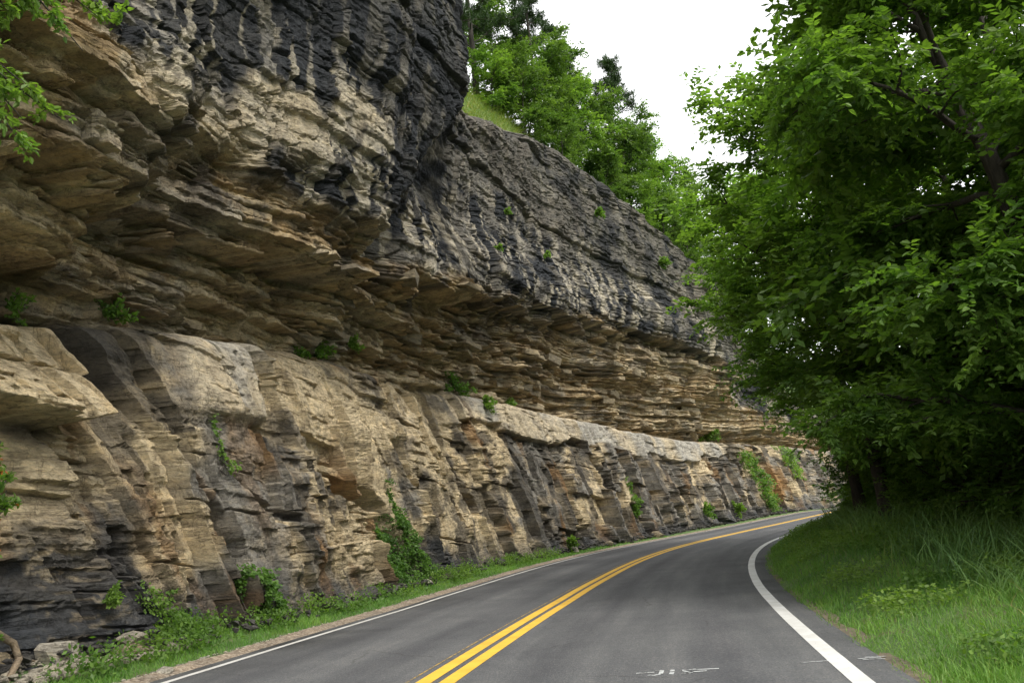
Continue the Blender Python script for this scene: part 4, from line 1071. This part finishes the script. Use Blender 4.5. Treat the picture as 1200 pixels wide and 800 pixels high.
for i, (s_, z_, k, mt, lab, ou) in enumerate(PL): small_plant(s_, z_, k, mt, lab, ou, i, n=int(200 + 260 * k), leaf=(.075 + .0022 * s_) * min(1, .5 + k))

def reach(name, label, root, targets, mat, leaf, seed, n, cat='branch', red=0.0, spread=.28, rad=.03):
    """a branch system growing from root to the given points, leafy over its outer half"""
    rg = np.random.default_rng(seed); root = np.array(root); r = empty(name, root); W = Acc(); Ps = []; Ds = []
    for t in targets:
        t = np.array(t) - root; mid = t * .5 + rg.normal(0, .12, 3) + np.array([0, 0, .12]); u = np.linspace(0, 1, 9)[:, None]
        c = (1 - u) ** 2 * 0 + 2 * u * (1 - u) * mid + u ** 2 * t; W.add(tube(c, np.linspace(rad, .006, 9), 5))
        for k in range(12):
            v = rg.uniform(.35, 1.0) * 7.99; a = int(v); q = c[a] + (c[a + 1] - c[a]) * (v - a); d = unit(unit(t) * .7 + rg.normal(0, .7, 3)); L = rg.uniform(.15, 1) * spread * 1.6
            tw = np.array([q, q + d * L * .5, q + d * L + np.array([0, 0, -.06])]); W.add(tube(tw, [.006, .004, .002], 3))
            m = n // (12 * len(targets)); x = rg.uniform(0, 1, m)[:, None]; pp = q + d * L * x + np.array([0, 0, -.06]) * x ** 2 + rg.normal(0, .03, (m, 3)); Ps.append(pp); Ds.append(np.repeat(d[None], m, 0) + rg.normal(0, .6, (m, 3)))
    P = np.concatenate(Ps); D = np.concatenate(Ds); link('branch', W.mesh('branch', True), r, M['bark'])
    pick = rg.uniform(0, 1, len(P)) < red; A = Acc(); A.add(leaves(P[~pick], D[~pick], leaf, rg, wide=.5, flat=.8)); link('leaves', A.mesh('leaves'), r, M[mat])
    if red: A = Acc(); A.add(leaves(P[pick], D[pick], leaf, rg, wide=.6)); link('red_leaves', A.mesh('red_leaves'), r, M['redleaf'])
    return tag(r, label, cat)
def rp(s, lat_l, z):
    X, Y, Z, T = rd(s, -WL - lat_l); return (float(X), float(Y), float(Z + z))
reach('hanging_branch', 'bright green leafy branches hanging over the overhang at the top corner', rp(-.6, .9, 8.6), [rp(1.1, .5, 7.45), rp(1.8, .5, 8.0), rp(2.5, .5, 8.35), rp(2.95, .5, 8.45), rp(2.25, .5, 7.7), rp(1.5, .5, 7.9)], 'leaf_light', .085, 61, 3400, spread=.3)
reach('hanging_branch', 'lower spray of bright leaves in front of the left ledges', rp(-.8, .9, 7.4), [rp(1.15, .5, 6.65), rp(1.55, .5, 6.7), rp(1.95, .5, 6.6), rp(1.45, .5, 6.0), rp(1.1, .5, 6.1), rp(1.4, .5, 6.3)], 'leaf_light', .085, 62, 2300, spread=.24)
reach('sapling', 'sapling with some reddish leaves at the edge of the view against the shale', rp(1.2, 1.3, .2), [rp(2.5, 1.5, 2.9), rp(2.65, 1.5, 2.5), rp(2.7, 1.5, 2.2), rp(2.4, 1.5, 2.6), rp(2.3, 1.5, 2.0), rp(2.75, 1.6, 2.35)], 'leaf', .085, 63, 1900, 'sapling', .05, .2)
reach('sapling', 'small leafy sapling above the curved root at the cliff foot', rp(1.9, 1.8, .1), [rp(2.8, 1.9, .95), rp(2.95, 1.9, .8), rp(3.3, 2.2, .75), rp(2.7, 1.8, .45)], 'leaf', .075, 64, 700, 'sapling', .04, .16)
Wt = Acc(); Wt.add(tube([rp(2.4, 2.0, .75), rp(2.75, 2.0, .78), rp(3.15, 2.0, .72), rp(3.5, 2.05, .55), rp(3.55, 2.0, .35), rp(3.3, 1.9, .15), rp(3.0, 1.8, .02), rp(2.8, 1.8, -.2)], [.035, .04, .045, .045, .045, .04, .04, .03], 7))
Wt.add(tube([rp(3.5, 2.05, .4), rp(3.8, 2.2, .35), rp(4.2, 2.3, .22), rp(4.6, 2.4, .1)], [.03, .022, .018, .01], 6))
M['root'] = rock_mat('dead_root_wood', False, (.30, .24, .17), (.30, .24, .17))
tag(link('exposed_root', Wt.mesh('exposed_root', True), mat=M['root']), 'thick brown root curving like a hoop at the cliff foot', 'root')

# leafy weeds thickening the cliff-side verge
rng = np.random.default_rng(31); P, s, l = left_pts(1500, 3.2, 30, .95, 2.1, rng, 1.4); m = (fbm(s * .9, l * 1.2, 58, 3) > .47) & (l < foot(s)) & ((s > 5.6) | (l < 1.3)); P = P[m]; s = s[m]
hgt = (.1 + .35 * fbm(s * 1.3, s * 0, 59)); Pn = np.repeat(P, 16, 0) + rng.normal(0, .08, (len(P) * 16, 3)) + np.array([0, 0, 1.]) * (np.repeat(hgt, 16) * rng.uniform(0, 1, len(P) * 16))[:, None]
A = Acc(); A.add(leaves(Pn, rng.normal(0, 1, Pn.shape), .075, rng, simple=True, wide=.55)); tag(link('cliff_foot_weeds', A.mesh('cliff_foot_weeds'), mat=M['leaf']), 'low leafy weeds among the grass along the cliff foot', 'weeds', kind='stuff')

# ------------------------------------------------------------------ worn marks on the road
def strokes(name, label, c_s, c_lat, polys, wd):
    A = Acc()
    for pl in polys:
        pl = np.array(pl); d = unit(np.gradient(pl, axis=0)); nn = np.stack([-d[:, 1], d[:, 0]], 1) * wd * .5
        L = pl + nn; Rr = pl - nn; q = np.stack([L, Rr], 1).reshape(-1, 2); X, Y, Z, T = rd(c_s + q[:, 1], c_lat + q[:, 0]); b = np.arange(len(pl) - 1)[:, None] * 2
        A.add((np.stack([X, Y, Z + .005], 1), b + np.array([0, 1, 3, 2])))
    o = link(name, A.mesh(name), road, M['scuff']); o['label'] = label
strokes('faded_paint_mark', 'faded white scrawl in the middle of the near lane', 2.85, 2.42,
        [[(-.26, -.10), (-.2, -.13), (-.14, -.08), (-.13, .12), (-.2, .14)], [(-.04, -.12), (-.03, .02), (-.03, .14)], [(.06, -.08), (.13, -.10), (.16, -.03), (.09, .02), (.08, .09), (.2, .12)], [(-.38, .02), (-.2, .04)], [(.16, .09), (.42, .10)], [(.12, -.03), (.3, .0)]], .045)
strokes('faded_paint_mark', 'faint white scratch crossing the bold edge line', 3.15, 4.05,
        [[(-.42, -.06), (-.15, -.02)], [(.12, .02), (.34, .05)], [(.15, -.05), (.36, -.04)], [(.2, .09), (.4, .1)]], .03)
o = ribbon('stray_yellow_line', -20, 60, [-.34, -.318], .004, paint_mat('stray_yellow_paint', (.5, .33, .08), .53, 9), .5, parent=road)
